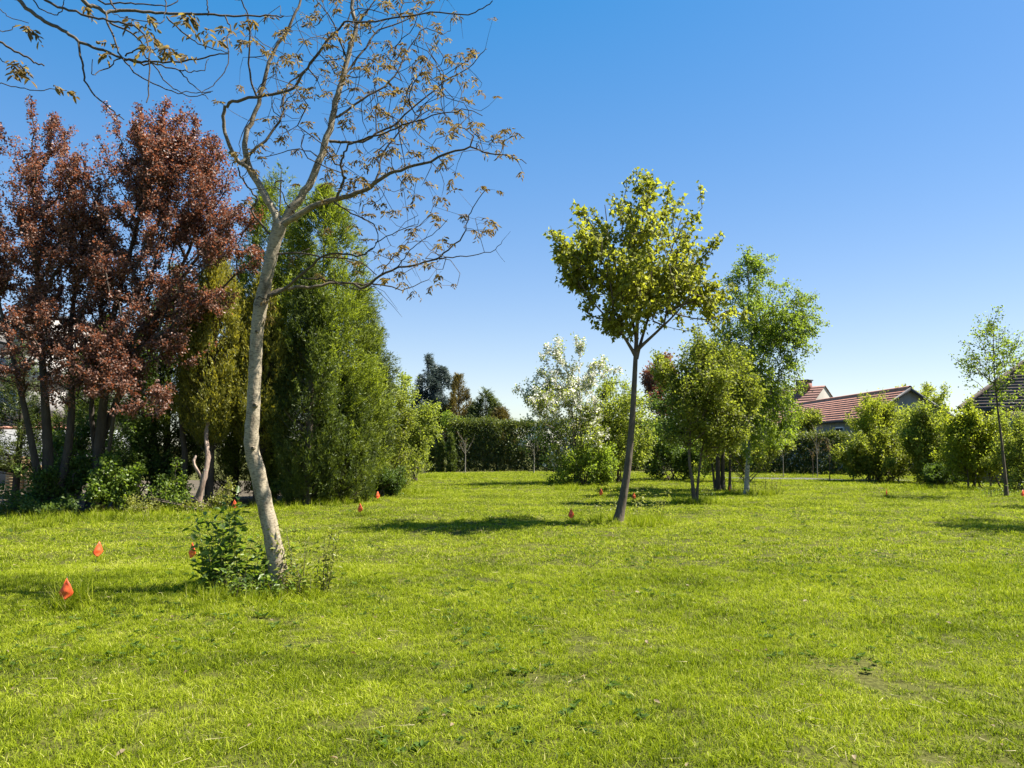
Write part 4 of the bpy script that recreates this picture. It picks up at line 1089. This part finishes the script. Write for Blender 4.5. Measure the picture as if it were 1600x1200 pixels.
make_tree('birch_tree', 'tall birch with white upper trunk and airy drooping foliage', 'tree', bb,
          [(px_trunk([(1166, 774), (1168, 730), (1172, 680), (1176, 600), (1174, 520), (1170, 450), (1166, 405)], d), .085, .012),
           (np.array([P(1174, 590, d), P(1205, 540, d - .3), P(1240, 505, d - .5), P(1275, 488, d - .6)]), .03, .005),
           (np.array([P(1176, 620, d), P(1205, 600, d - .4), P(1245, 572, d - .7)]), .03, .005),
           (np.array([P(1173, 540, d), P(1190, 500, d + .4), P(1210, 450, d + .6)]), .03, .005),
           (np.array([P(1175, 580, d), P(1150, 530, d + .2), P(1130, 480, d + .4)]), .03, .005)],
          [ell(1165, 455, 36, 52, d), ell(1166, 405, 12, 18, d), ell(1198, 500, 58, 48, d), ell(1258, 488, 26, 12, d), ell(1190, 585, 62, 60, d), ell(1238, 572, 26, 22, d), ell(1140, 510, 36, 55, d), ell(1212, 635, 38, 34, d), ell(1210, 440, 18, 20, d), ell(1150, 600, 40, 60, d), ell(1225, 530, 40, 40, d), ell(1195, 660, 44, 36, d), ell(1245, 520, 30, 26, d)],
          3300, 14, M['birch_leaf'], M['birch_bark'], .075, .05, .06, clump=8, sig=.16, droop=.7, up=.2, crown_from=.35, tipr=.003, shoot=1.0, sdir=-.35)
d = 28.2
b = base(1126, d)
make_tree('multi_stem_tree', 'dark multi-stemmed tree shading the ground between hornbeam and birch', 'tree', b,
          [(px_trunk([(1122, 765), (1121, 700), (1118, 640), (1110, 560)], d), .10, .02), (px_trunk([(1129, 765), (1130, 700), (1134, 640), (1140, 570)], d, .3), .09, .02),
           (px_trunk([(1140, 763), (1141, 710), (1144, 650), (1160, 590)], d, .5), .06, .015), (px_trunk([(1118, 764), (1108, 700), (1085, 640), (1070, 600)], d, .4), .05, .015)],
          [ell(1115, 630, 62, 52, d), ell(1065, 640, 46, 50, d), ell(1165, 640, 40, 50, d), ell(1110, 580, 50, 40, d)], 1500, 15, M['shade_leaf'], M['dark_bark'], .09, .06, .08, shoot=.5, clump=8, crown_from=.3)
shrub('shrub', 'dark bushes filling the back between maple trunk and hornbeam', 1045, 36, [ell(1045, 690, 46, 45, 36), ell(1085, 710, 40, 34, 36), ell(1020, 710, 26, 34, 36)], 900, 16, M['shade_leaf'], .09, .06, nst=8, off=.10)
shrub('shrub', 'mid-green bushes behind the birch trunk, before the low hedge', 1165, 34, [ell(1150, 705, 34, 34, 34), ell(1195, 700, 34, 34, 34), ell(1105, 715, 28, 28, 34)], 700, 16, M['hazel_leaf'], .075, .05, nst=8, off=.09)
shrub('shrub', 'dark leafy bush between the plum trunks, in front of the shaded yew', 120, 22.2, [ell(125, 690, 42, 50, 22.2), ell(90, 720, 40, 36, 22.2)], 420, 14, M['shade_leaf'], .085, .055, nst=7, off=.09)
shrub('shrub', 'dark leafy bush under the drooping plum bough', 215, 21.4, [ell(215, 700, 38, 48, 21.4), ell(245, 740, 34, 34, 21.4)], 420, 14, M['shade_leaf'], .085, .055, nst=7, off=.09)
suckers('weed_clump', 'tall dry-looking weeds and shoots around the birch foot', ground_at(1185, 772), 40, (.9, .4), (.2, .95), M['yellow_leaf'], 16, .06, .028, .2, 'plant', .006)
suckers('weed_clump', 'small weeds at the foot of the thin crooked hornbeam trunk', ground_at(1092, 785), 22, (.5, .3), (.15, .5), M['sucker_leaf'], 28, .06, .03, .3, 'plant')
ring(bb[0] + .2, bb[1], 1.0, 60, 1.2); ring(hb[0], hb[1], .7, 50, 1.1)

# ------------------------------------------------------------------ right-hand shrubs
shrub('small_tree', 'green leafy small tree in front of the long red roof', 1262, 47.5, [ell(1262, 655, 18, 16, 47.5), ell(1246, 668, 16, 18, 47.5)], 420, 16, M['hazel_leaf'], .085, .055, nst=4, cat='tree', off=.11)
shrub('willow_shrub', 'broad yellow-green willow bush before the long red roof', 1372, 36, [ell(1372, 668, 44, 32, 36), ell(1368, 640, 30, 14, 36), ell(1352, 684, 22, 26, 36), ell(1400, 666, 26, 28, 36), ell(1372, 695, 50, 30, 36)], 1900, 17, M['willow_leaf'], .085, .032, nst=12, off=.08, spread=.8, shoot=.9)
shrub('shrub', 'darker green low bush under the yellow-green willow', 1372, 34.6, [ell(1368, 712, 48, 34, 34.6), ell(1405, 720, 34, 26, 34.6), ell(1340, 722, 22, 24, 34.6)], 1000, 16, M['hazel_leaf'], .08, .05, nst=10, off=.10, spread=.8)
shrub('small_tree', 'bright rounded treetop behind the willow bush', 1437, 52, [ell(1437, 614, 22, 15, 52), ell(1440, 640, 26, 24, 52)], 460, 16, M['willow_leaf'], .11, .07, nst=4, cat='tree', off=.13)
shrub('shrub', 'tall loose green bush with upright bare shoots', 1460, 33, [ell(1448, 664, 26, 36, 33), ell(1475, 650, 9, 36, 33), ell(1455, 640, 7, 30, 33), ell(1468, 700, 38, 40, 33), ell(1440, 705, 26, 38, 33), ell(1420, 680, 20, 32, 33), ell(1495, 690, 24, 34, 33)], 1900, 15, M['shrub_leaf'], .07, .042, nst=12, off=.09, spread=.6, shoot=.9)
shrub('shrub', 'round dark compact bush at the right lawn edge', 1468, 31.4, [ell(1468, 742, 22, 18, 31.4)], 260, 18, M['shade_leaf'], .07, .045, nst=7, off=.07)
shrub('shrub', 'yellow-green bush below the dark tiled roof', 1525, 29.5, [ell(1522, 682, 42, 34, 29.5), ell(1510, 712, 38, 36, 29.5), ell(1545, 700, 30, 44, 29.5), ell(1500, 672, 26, 32, 29.5), ell(1560, 682, 26, 30, 29.5)], 1800, 16, M['willow_leaf'], .07, .045, nst=10, off=.10, spread=.6, shoot=.7)
shrub('shrub', 'light green bush behind the slender roadside sapling', 1588, 27.6, [ell(1590, 698, 34, 42, 27.6), ell(1575, 725, 28, 34, 27.6), ell(1635, 695, 44, 50, 27.6)], 1300, 16, M['shrub_leaf'], .07, .045, nst=10, off=.09, spread=.6)
sb = ground_at(1572, 776); d = sb[1]
make_tree('sapling_tree', 'slender sapling with sparse pale leaves before the dark tiled roof', 'tree', sb,
          [(px_trunk([(1573, 777), (1570, 740), (1565, 690), (1558, 630), (1553, 570), (1552, 505)], d), .06, .008)],
          [ell(1556, 560, 36, 50, d), ell(1540, 515, 22, 26, d), ell(1588, 560, 28, 30, d), ell(1553, 490, 10, 18, d), ell(1520, 575, 18, 26, d), ell(1580, 620, 28, 26, d)],
          330, 12, M['birch_leaf'], M['brown_bark'], .075, .05, .07, clump=4, sig=.2, crown_from=.35)
suckers('weed_clump', 'leafy weeds around the foot of the slender sapling', ground_at(1565, 776), 26, (.7, .4), (.15, .6), M['sucker_leaf'], 24, .06, .035, .3, 'plant')
# trees standing right of the frame whose shadows reach the lawn
for (x, y, H, lb) in ((13.9, 15.0, 7.6, 'leafy tree right of the lawn casting the long nearest shadow'), (18.2, 20.6, 7.4, 'leafy tree right of the lawn casting the farther shadow'), (16.6, 17.3, 6.4, 'leafy tree right of the lawn between the two other shade trees')):
    b = np.array([x, y, float(gz(x, y))])
    e = lambda dx, dz, r, rz: (b + np.array([dx, 0, dz]), np.array([r, r, rz]))
    make_tree('lime_tree', lb, 'tree', b, [(np.array([b - [0, 0, .05], b + [.1, 0, H * .35], b + [0, .1, H * .65], b + [.1, 0, H * .92]]), .12, .02)],
              [e(0, H * .62, 1.8, H * .22), e(.4, H * .82, 1.3, H * .14), e(-.2, H * .45, 1.4, H * .12)], 1000, 10, M['hazel_leaf'], M['brown_bark'], .10, .07, .1, crown_from=.3)

# ------------------------------------------------------------------ bare young saplings
def sapling(u, d, H, label, bark, spread=.5, nt=16, leaf=None, cr=.4, r=.022, group='young saplings planted near the hedge'):
    b = base(u, d)
    e = [(b + np.array([0, 0, H * .78]), np.array([spread, spread, H * .26]))]
    return make_tree('young_tree', label, 'tree', b, [(np.array([b - [0, 0, .05], b + [.02, 0, H * .4], b + [0, 0, H * .62], b + [.05, 0, H * .85]]), r, .008)],
                     e, nt, 4 if leaf is None else 14, leaf or M['walnut_leaf'], bark, .05 if leaf is None else .09, .025 if leaf is None else .06, .05, group=group, crown_from=cr, clump=1, shell=1.2, sig=.05, rmax=.010, tipr=.003, bf=.9)
sapling(727, 46.5, 2.5, 'young tree with pale trunk before the thuja columns', M['pale_bark'], .7, 30, r=.035)
sapling(834, 45.5, 2.1, 'pale stake-straight young tree before the tall hedge', M['pale_bark'], .3, 14, r=.035)
sapling(1221, 40.5, 2.3, 'bare sapling nearest the birch before the low hedge', M['pale_bark'], .8, 34, r=.025)
sapling(1274, 39.8, 2.6, 'tall bare sapling at the back of the gravel path', M['pale_bark'], .7, 34, r=.025)
sapling(1267, 40.6, 1.6, 'thin short bare sapling behind the gravel path', M['brown_bark'], .3, 10, r=.025)
sapling(1293, 35.4, 2.0, 'forked dark bare sapling in front of the gravel path', M['brown_bark'], .75, 34, r=.026)
sapling(1330, 35.9, 2.2, 'bare sapling at the willow end of the gravel path', M['pale_bark'], .4, 18, r=.026)
# ------------------------------------------------------------------ buildings
M['plaster'] = noise_mat('pale_plaster', [(.3, (.30, .275, .25)), (.7, (.38, .355, .33))], 1.4, (1, 1, .4), .9, .15, 6, 30)
M['grey_wall'] = noise_mat('grey_wall', [(.3, (.19, .20, .21)), (.7, (.25, .26, .27))], 1.2, (1, 1, .4), .9, .1)
M['cream_wall'] = noise_mat('cream_wall', [(.3, (.42, .38, .33)), (.7, (.5, .46, .40))], 1.2, (1, 1, .5), .9, .1)
M['red_tile'] = noise_mat('red_tile', [(.3, (.33, .15, .105)), (.55, (.44, .215, .15)), (.75, (.52, .275, .20))], 3.0, (1, 1, 1), .85, .3, 8, 9)
M['red_tile_old'] = noise_mat('red_brown_tile', [(.3, (.14, .07, .055)), (.7, (.26, .14, .11))], 3.0, (1, 1, 1), .85, .3, 8, 9)
M['brown_tile'] = noise_mat('brown_tile', [(.3, (.075, .055, .045)), (.7, (.17, .13, .105))], 3.0, (1, 1, 1), .85, .4, 8, 9)
M['dark_metal'] = noise_mat('dark_metal', [(.3, (.03, .03, .032)), (.7, (.06, .06, .062))], 6, (1, 1, 1), .6, 0)
M['glass'] = noise_mat('window_glass', [(.3, (.02, .025, .03)), (.7, (.05, .055, .06))], 1, (1, 1, 1), .08, 0, spec=.6)
M['white_paint'] = noise_mat('white_paint', [(.3, (.70, .70, .68)), (.7, (.8, .8, .78))], 5, (1, 1, 1), .5, 0)
M['wood'] = noise_mat('crate_wood', [(.3, (.24, .15, .07)), (.7, (.46, .32, .17))], 8, (1, .3, .3), .8, .3)
M['orange'] = noise_mat('orange_flag', [(.3, (.62, .075, .018)), (.7, (.78, .12, .03))], 30, (1, 1, 1), .45, 0, spec=.4)
M['wire'] = noise_mat('flag_wire', [(.3, (.10, .10, .10)), (.7, (.22, .22, .22))], 30, (1, 1, 1), .4, 0)

def courses(g, A, B, C, D, n, th=.04):
    "stepped tile courses on a roof plane; A-B eave, D-C ridge (any quad)"
    A, B, C, D = (np.array(q, float) for q in (A, B, C, D))
    nr = np.cross(B - A, D - A); nr /= np.linalg.norm(nr)
    if nr[2] < 0: nr = -nr
    for k in range(n):
        t0, t1 = k / n, (k + 1.18) / n
        t1 = min(t1, 1.0)
        a, b_ = A + (D - A) * t0, B + (C - B) * t0
        c, d_ = B + (C - B) * t1, A + (D - A) * t1
        up0, up1 = nr * th, nr * th * .25
        jit = nr * rng.normal(0, .004)
        V = np.array([a, b_, c, d_, a + up0 + jit, b_ + up0 - jit, c + up1, d_ + up1])
        g.add(V, np.array([[0,1,2,3],[4,7,6,5],[0,4,5,1],[1,5,6,2],[3,2,6,7],[0,3,7,4]]))

def gable_house(name, label, x0, x1, y0, y1, he, hr, wall, roof, ncourse, ridge_axis='y', chim=None, windows=(), over=.3):
    "axis-aligned house; returns root"
    b = np.array([(x0 + x1) / 2, y0, float(gz((x0 + x1) / 2, y0))])
    root = empty(name, b, label, 'house')
    g = Geo()
    if ridge_axis == 'y':
        xm = (x0 + x1) / 2
        base8 = np.array([[x0,y0,-.1],[x1,y0,-.1],[x1,y1,-.1],[x0,y1,-.1],[x0,y0,he],[x1,y0,he],[x1,y1,he],[x0,y1,he],[xm,y0,hr],[xm,y1,hr]])
        g.add(base8, [np.array([[0,1,5,4],[1,2,6,5],[2,3,7,6],[3,0,4,7]]), np.array([[4,5,8],[6,7,9]])])
        g.build('wall', wall, root, b)
        sl = (hr - he) / (xm - x0)
        o = over
        gr = Geo()
        courses(gr, (x0 - o, y1 + o, he - sl * o + .03), (x0 - o, y0 - o, he - sl * o + .03), (xm, y0 - o, hr + .03), (xm, y1 + o, hr + .03), ncourse)
        courses(gr, (x1 + o, y0 - o, he - sl * o + .03), (x1 + o, y1 + o, he - sl * o + .03), (xm, y1 + o, hr + .03), (xm, y0 - o, hr + .03), ncourse)
        rf = gr.build('roof', roof, root, b)
        rc = Geo(); rc.add(tubes([(np.array([[xm, y0 - o, hr + .04], [xm, (y0 + y1) / 2, hr + .045], [xm, y1 + o, hr + .04]]), np.full(3, .12), 8)])[0], tubes([(np.zeros((3, 3)) + np.arange(3)[:, None], np.ones(3), 8)])[1])
        rc.build('ridge', roof, rf, b)
        # verge boards and gutter
        for sx, xe in ((-1, x0), (1, x1)):
            vg = Geo(); V0 = np.array([xe + sx * o, y0 - o - .04, he - sl * o]); V1 = np.array([xm, y0 - o - .04, hr])
            q = np.array([V0 + [0,0,-.16], V1 + [0,0,-.16], V1 + [0,0,.06], V0 + [0,0,.06]])
            vg.add(np.vstack([q, q + [0, .03, 0]]), np.array([[0,1,2,3],[7,6,5,4],[0,4,5,1],[2,6,7,3],[1,5,6,2],[3,7,4,0]]))
            vg.build('verge_board', M['dark_metal'], rf, b)
            gu = Geo(); gu.box((xe + sx * (o + .06), (y0 + y1) / 2, he - sl * o - .03), (.12, y1 - y0 + 2 * o, .11)).build('gutter', M['dark_metal'], rf, b)
    return root, b

# long building with red roof beyond the hedge
lb_, bb_ = gable_house('long_house', 'long low house with red tiled roof and grey walls behind the hedge', 22.2, 27.4, 48, 72, 3.45, 5.2, M['grey_wall'], M['red_tile'], 11)
for k, y in enumerate((52, 56.5, 61, 66)):
    w = Geo().box((22.2 - .02, y, 2.3), (.10, 1.3, 1.2)).build('window', M['white_paint'], lb_, bb_)
    Geo().box((22.2 - .06, y, 2.3), (.06, 1.1, 1.0)).build('pane', M['glass'], w, bb_)
w = Geo().box((24.2, 48 - .02, 2.2), (1.2, .10, 1.2)).build('window', M['white_paint'], lb_, bb_)
Geo().box((24.2, 48 - .06, 2.2), (1.0, .06, 1.0)).build('pane', M['glass'], w, bb_)

# taller house with cream gable farther back, turned towards the right
hb0 = P(1288, 603, 86)
hroot = empty('gable_house', (hb0[0], hb0[1], 0), 'tall house with cream gable, steep brown-red roof and chimney', 'house')
hz0 = float(hb0[2])
hroot.rotation_euler = (0, 0, R(38))
Wd, Ln, HE, HR = 9.4, 12.0, 4.6, hz0
g = Geo()
g.add(np.array([[-Wd/2,0,-.2],[Wd/2,0,-.2],[Wd/2,Ln,-.2],[-Wd/2,Ln,-.2],[-Wd/2,0,HE],[Wd/2,0,HE],[Wd/2,Ln,HE],[-Wd/2,Ln,HE],[0,0,HR],[0,Ln,HR]]),
      [np.array([[0,1,5,4],[1,2,6,5],[2,3,7,6],[3,0,4,7]]), np.array([[4,5,8],[6,7,9]])])
g.build('wall', M['cream_wall'], hroot)
sl = (HR - HE) / (Wd / 2)
gr = Geo()
courses(gr, (-Wd/2 - .4, Ln + .2, HE - sl * .4 + .04), (-Wd/2 - .4, -.12, HE - sl * .4 + .04), (0, -.12, HR + .04), (0, Ln + .2, HR + .04), 14)
courses(gr, (Wd/2 + .4, -.12, HE - sl * .4 + .04), (Wd/2 + .4, Ln + .2, HE - sl * .4 + .04), (0, Ln + .2, HR + .04), (0, -.12, HR + .04), 14)
rf = gr.build('roof', M['red_tile_old'], hroot)
ch = Geo().box((-.5, 2.2, HR + .1), (.9, 1.5, 1.1)).build('chimney', M['red_tile_old'], rf)
Geo().box((-.5, 2.2, HR + .72), (1.1, 1.7, .14)).build('chimney_cap', M['dark_metal'], rf)
for x in (-1.2, 1.2):
    w = Geo().box((x, -.02, 4.6), (.9, .10, 1.2)).build('window', M['white_paint'], hroot)
    Geo().box((x, -.06, 4.6), (.7, .06, 1.0)).build('pane', M['glass'], w)

# house with dark tiled hip roof at the right edge
c0 = P(1499, 640, 35.0)
hip = empty('hip_roof_house', (c0[0], c0[1], 0), 'house with dark brown tiled hip roof behind the slender sapling', 'house')
hip.rotation_euler = (0, 0, R(-33))
HWd, HDp, he, pt = 12.0, 9.0, float(c0[2]), .85
Geo().box((HWd / 2, HDp / 2, he / 2 - .1), (HWd - .9, HDp - .9, he + .1)).build('wall', M['cream_wall'], hip)
rh = he + pt * HDp / 2
R0, R1 = (HDp / 2, HDp / 2, rh), (HWd - HDp / 2, HDp / 2, rh)
gr = Geo()
courses(gr, (0, 0, he), (HWd, 0, he), R1, R0, 26, .06)
courses(gr, (0, HDp, he), (0, 0, he), R0, R0, 26, .06)
courses(gr, (HWd, 0, he), (HWd, HDp, he), R1, R1, 26, .06)
courses(gr, (HWd, HDp, he), (0, HDp, he), R0, R1, 26, .06)
rf = gr.build('roof', M['brown_tile'], hip)
for q0, q1 in (((0, 0, he), R0), ((0, HDp, he), R0), ((HWd, 0, he), R1), ((HWd, HDp, he), R1), (R0, R1)):
    c = catmull(np.array([q0, q1], float) + [0, 0, .06], 20)
    V, Q = tubes([(c, np.full(20, .12), 8)])
    mesh_np('ridge_cap', V, Q, M['brown_tile'], rf, smooth=True)
Geo().box((HWd / 2, -.05, he - .06), (HWd, .12, .12)).build('gutter', M['dark_metal'], rf)
for x in (2.6, 5.6):
    w = Geo().box((x, .43, 1.6), (1.3, .10, 1.3)).build('window', M['white_paint'], hip)
    Geo().box((x, .39, 1.6), (1.1, .06, 1.1)).build('pane', M['glass'], w)

# pale building at the left edge
bx1 = float(P(104, 600, 31)[0]); bx0 = bx1 - 9.5
b = np.array([(bx0 + bx1) / 2, 31.0, 0.0])
ind = empty('panel_building', b, 'pale building with panel joints and grey base behind the plum trees', 'building')
Geo().box(((bx0 + bx1) / 2, 34.0, 4.55), (bx1 - bx0, 6.0, 4.3)).build('wall', M['plaster'], ind, b)
for k in range(4):
    for j in range(3):
        Geo().box((bx1 - 1.2 - k * 2.36, 31.0 - .012, 3.1 + j * 1.42 + .02), (2.33, .03, 1.39)).build('panel', M['plaster'], ind, b)
Geo().box(((bx0 + bx1) / 2, 34.02, 1.15), (bx1 - bx0 - .1, 5.9, 2.5)).build('base_wall', M['grey_wall'], ind, b)
Geo().box(((bx0 + bx1) / 2, 30.9, 2.33), (bx1 - bx0 + .1, .35, .12)).build('red_ledge', M['red_tile'], ind, b)
Geo().box(((bx0 + bx1) / 2, 34.0, 6.78), (bx1 - bx0 + .3, 6.3, .16)).build('roof', M['dark_metal'], ind, b)

# stack of small wooden crates by that building
cu = P(28, 745, 27.2)
def crate(x, y, z, label):
    b = np.array([x, y, z])
    root = empty('wooden_crate', b, label, 'crate', 'wooden crates stacked by the building')
    for sx in (-.27, .27):
        for sy in (-.17, .17):
            Geo().box((x + sx, y + sy, z + .15), (.04, .04, .30)).build('corner_post', M['wood'], root, b)
    for k in range(3):
        for sy in (-.2, .2): Geo().box((x, y + sy, z + .05 + k * .10), (.60, .016, .08)).build('slat', M['wood'], root, b)
        for sx in (-.296, .296): Geo().box((x + sx, y, z + .05 + k * .10), (.016, .38, .08)).build('slat', M['wood'], root, b)
    Geo().box((x, y, z + .012), (.56, .36, .016)).build('bottom_board', M['wood'], root, b)
for cx, cn in ((0, 'left'), (.66, 'right')):
    for k, nm in enumerate(('bottom', 'second', 'third', 'topmost')):
        if cx and k == 3: continue
        crate(float(cu[0]) + cx, 27.2, .305 * k + float(gz(cu[0], 27.2)) + .02, '%s wooden slat crate of the %s stack by the pale building' % (nm, 'taller' if not cx else 'shorter'))

# ------------------------------------------------------------------ orange marker flags
def flag(u, v, turn, label, tilt=0.0):
    b = ground_at(u, v)
    root = empty('marker_flag', b, label, 'flag', 'orange marker flags on the lawn')
    top = np.array([tilt * .3, 0, .31])
    V, Q = tubes([(catmull(np.array([[0, 0, -.05], [tilt * .12, .003, .13], top]), 6), np.full(6, .0022), 6)])
    mesh_np('stake', V, Q, M['wire'], root, smooth=True)
    # cloth hung point-up from the wire: kite shape folded along its middle
    ol = np.array([[0, .30], [.035, .235], [.068, .165], [.058, .135], [.012, .095], [-.012, .095], [-.05, .13], [-.062, .165], [-.03, .235]])
    nr = 5; rings = []
    c0 = np.array([0, .175])
    for k in range(1, nr + 1):
        q = c0 + (ol - c0) * k / nr
        rings.append(q)
    pts = np.vstack([c0[None], *rings])
    yy = -.012 - .030 * np.cos(pts[:, 0] * 22) * np.clip((.31 - pts[:, 1]) * 5, 0, 1) + .006 * np.sin(pts[:, 1] * 60)
    V = np.stack([pts[:, 0] + tilt * pts[:, 1], yy, pts[:, 1]], 1)
    cs, sn = math.cos(turn), math.sin(turn)
    V = np.stack([V[:, 0] * cs - V[:, 1] * sn, V[:, 0] * sn + V[:, 1] * cs, V[:, 2]], 1)
    m = len(ol); F3 = np.array([[0, 1 + i, 1 + (i + 1) % m] for i in range(m)])
    i = 1 + np.arange(nr * m).reshape(nr, m)
    F4 = np.stack([i[:-1], i[1:], np.roll(i[1:], -1, 1), np.roll(i[:-1], -1, 1)], -1).reshape(-1, 4)
    o = mesh_np('cloth', V, [F3, F4], M['orange'], root, smooth=True)
    sd = o.modifiers.new('thickness', 'SOLIDIFY'); sd.thickness = .002
    ring(b[0] + .05, b[1], .16, 9, .8)
for u, v, t, tl_, lb in ((102, 958, .15, .02, 'orange flag beside the long grass tuft, closest to the walnut shadow'), (149, 880, .7, .12, 'orange tilted flag standing alone on the lawn left of the suckers'),
                     (301, 882, -.4, 0, 'orange flag touching the leafy suckers of the walnut'), (366, 800, .3, 0, 'orange flag by the bed edge near the pinkish stem'),
                     (563, 806, -.3, 0, 'orange flag on open lawn short of the dark low bush'), (589, 787, .5, .05, 'orange flag right against the dark low bush'),
                     (892, 820, .2, 0, 'orange flag in the tip of the maple shadow'), (939, 777, -.5, .05, 'orange flag before the blossoming tree'),
                     (990, 784, .4, 0, 'orange flag half hidden behind the maple trunk'), (1139, 772, 1.0, .1, 'orange flag in shade between hornbeam and birch'),
                     (1384, 777, .8, .15, 'orange flag on the open lawn before the willow bush'), (1597, 780, .1, .1, 'orange flag beside the slender sapling')):
    flag(u, v, t, lb, tl_)
gt = ground_at(112, 950); ring(gt[0], gt[1], .16, 26, 1.1)
gt = ground_at(95, 962); ring(gt[0], gt[1], .08, 8, .9)

# ------------------------------------------------------------------ lawn grass, weeds, clippings
for u, v, r_, n in ((640, 772, 1.0, 60), (690, 748, 1.2, 50), (540, 790, .8, 30), (250, 806, 1.6, 80), (80, 818, 1.4, 70), (1500, 768, 1.6, 60), (1430, 765, 1.2, 40), (920, 765, 1.4, 60), (420, 792, 1.4, 60)):
    q = ground_at(u, v); ring(q[0], q[1], r_, n, 1.1)
scatter_object('lawn_grass', np.vstack(GP), np.vstack(GR), np.vstack(GS), np.concatenate(GI), protos, 'short mown yellow-green grass covering the whole lawn', 'grass')

def rosette(seed, nl=9, L=.07, W=.035):
    r = np.random.default_rng(seed)
    az = np.arange(nl) * 2.4 + r.uniform(0, 6, nl) * .1
    D = np.stack([np.cos(az), np.sin(az), r.uniform(.15, .9, nl)], 1)
    s = r.uniform(.6, 1.2, nl)
    return leaves(np.zeros((nl, 3)) + r.normal(0, .012, (nl, 3)) * [1, 1, 0] + [0, 0, .012], D, np.tile([0, 0, 1.0], (nl, 1)) + r.normal(0, .2, (nl, 3)), L * s, W * s, np.clip(r.normal(.45, .2, nl), 0, 1), T_OVAL)
wp = []
for k in range(3):
    V, Fc, T = rosette(40 + k, 8 + 2 * k, .045, .024)
    wp.append(mesh_np('weed_rosette', V, Fc, M['weed'], None, T, link=False))
for k in range(2):
    V, Fc, T = rosette(60 + k, 22, .022, .02)
    V = V + 0
    wp.append(mesh_np('clover', V, Fc, M['weed'], None, T, link=False))
n = 9000
x = rng.uniform(-13, 13, n); y = 3 + 17 * rng.random(n) ** 1.3
k = (vnoise(x, y, .8, 9) * .6 + vnoise(x, y, 3.1, 10) * .4 > .53) & lawn_ok(x, y)
x, y = x[k], y[k]; n = len(x)
s = rng.uniform(.5, 1.1, n)
scatter_object('lawn_weeds', np.stack([x, y, gz(x, y) + .012], 1), np.stack([rng.normal(0, .15, n), rng.normal(0, .15, n), rng.uniform(0, 6.28, n)], 1), np.stack([s, s, s], 1), rng.integers(0, 5, n), wp, 'small broad-leaved weeds and clover scattered in the grass', 'weeds')
# dry clippings
V, Fc = [], []
n = 2600
x = rng.uniform(-9, 9, n); y = 3 + 10 * rng.random(n) ** 1.3
k = vnoise(x, y, 1.1, 12) > .45; x, y = x[k], y[k]; n = len(x)
pb_ = np.stack([x, y, gz(x, y) + rng.uniform(.025, .06, n)], 1)
az = rng.uniform(0, 6.283, n)
V, Fc, T = leaves(pb_, np.stack([np.cos(az), np.sin(az), rng.normal(0, .12, n)], 1), np.tile([0, 0, 1.0], (n, 1)) + rng.normal(0, .4, (n, 3)), rng.uniform(.05, .14, n), rng.uniform(.0018, .0035, n), np.full(n, .5), T_NEEDLE)
M['dry_leaf'] = leaf_mat('dry_leaf', (.08, .05, .025), (.16, .11, .06), (.26, .2, .12), .2, (1.2, 1, .7))
n = 420
x = rng.uniform(-9, 9, n); y = 3.2 + 13 * rng.random(n); q = rng.normal(0, .3, (n, 3)) + [0, 0, 1]
az = rng.uniform(0, 6.283, n); sz = rng.uniform(.025, .06, n)
V2, F2, T2 = leaves(np.stack([x, y, gz(x, y) + rng.uniform(.02, .045, n)], 1), np.stack([np.cos(az), np.sin(az), rng.normal(0, .25, n)], 1), q, sz, sz * .55, rng.random(n), T_OVAL)
tag(mesh_np('fallen_leaves', V2, F2, M['dry_leaf'], None, T2), 'small dry brown leaves lying scattered on the lawn', 'leaves', kind='stuff')
tag(mesh_np('grass_clippings', V, Fc, M['straw'], None, None), 'dry straw-coloured clippings lying on the mown grass', 'clippings', kind='stuff')
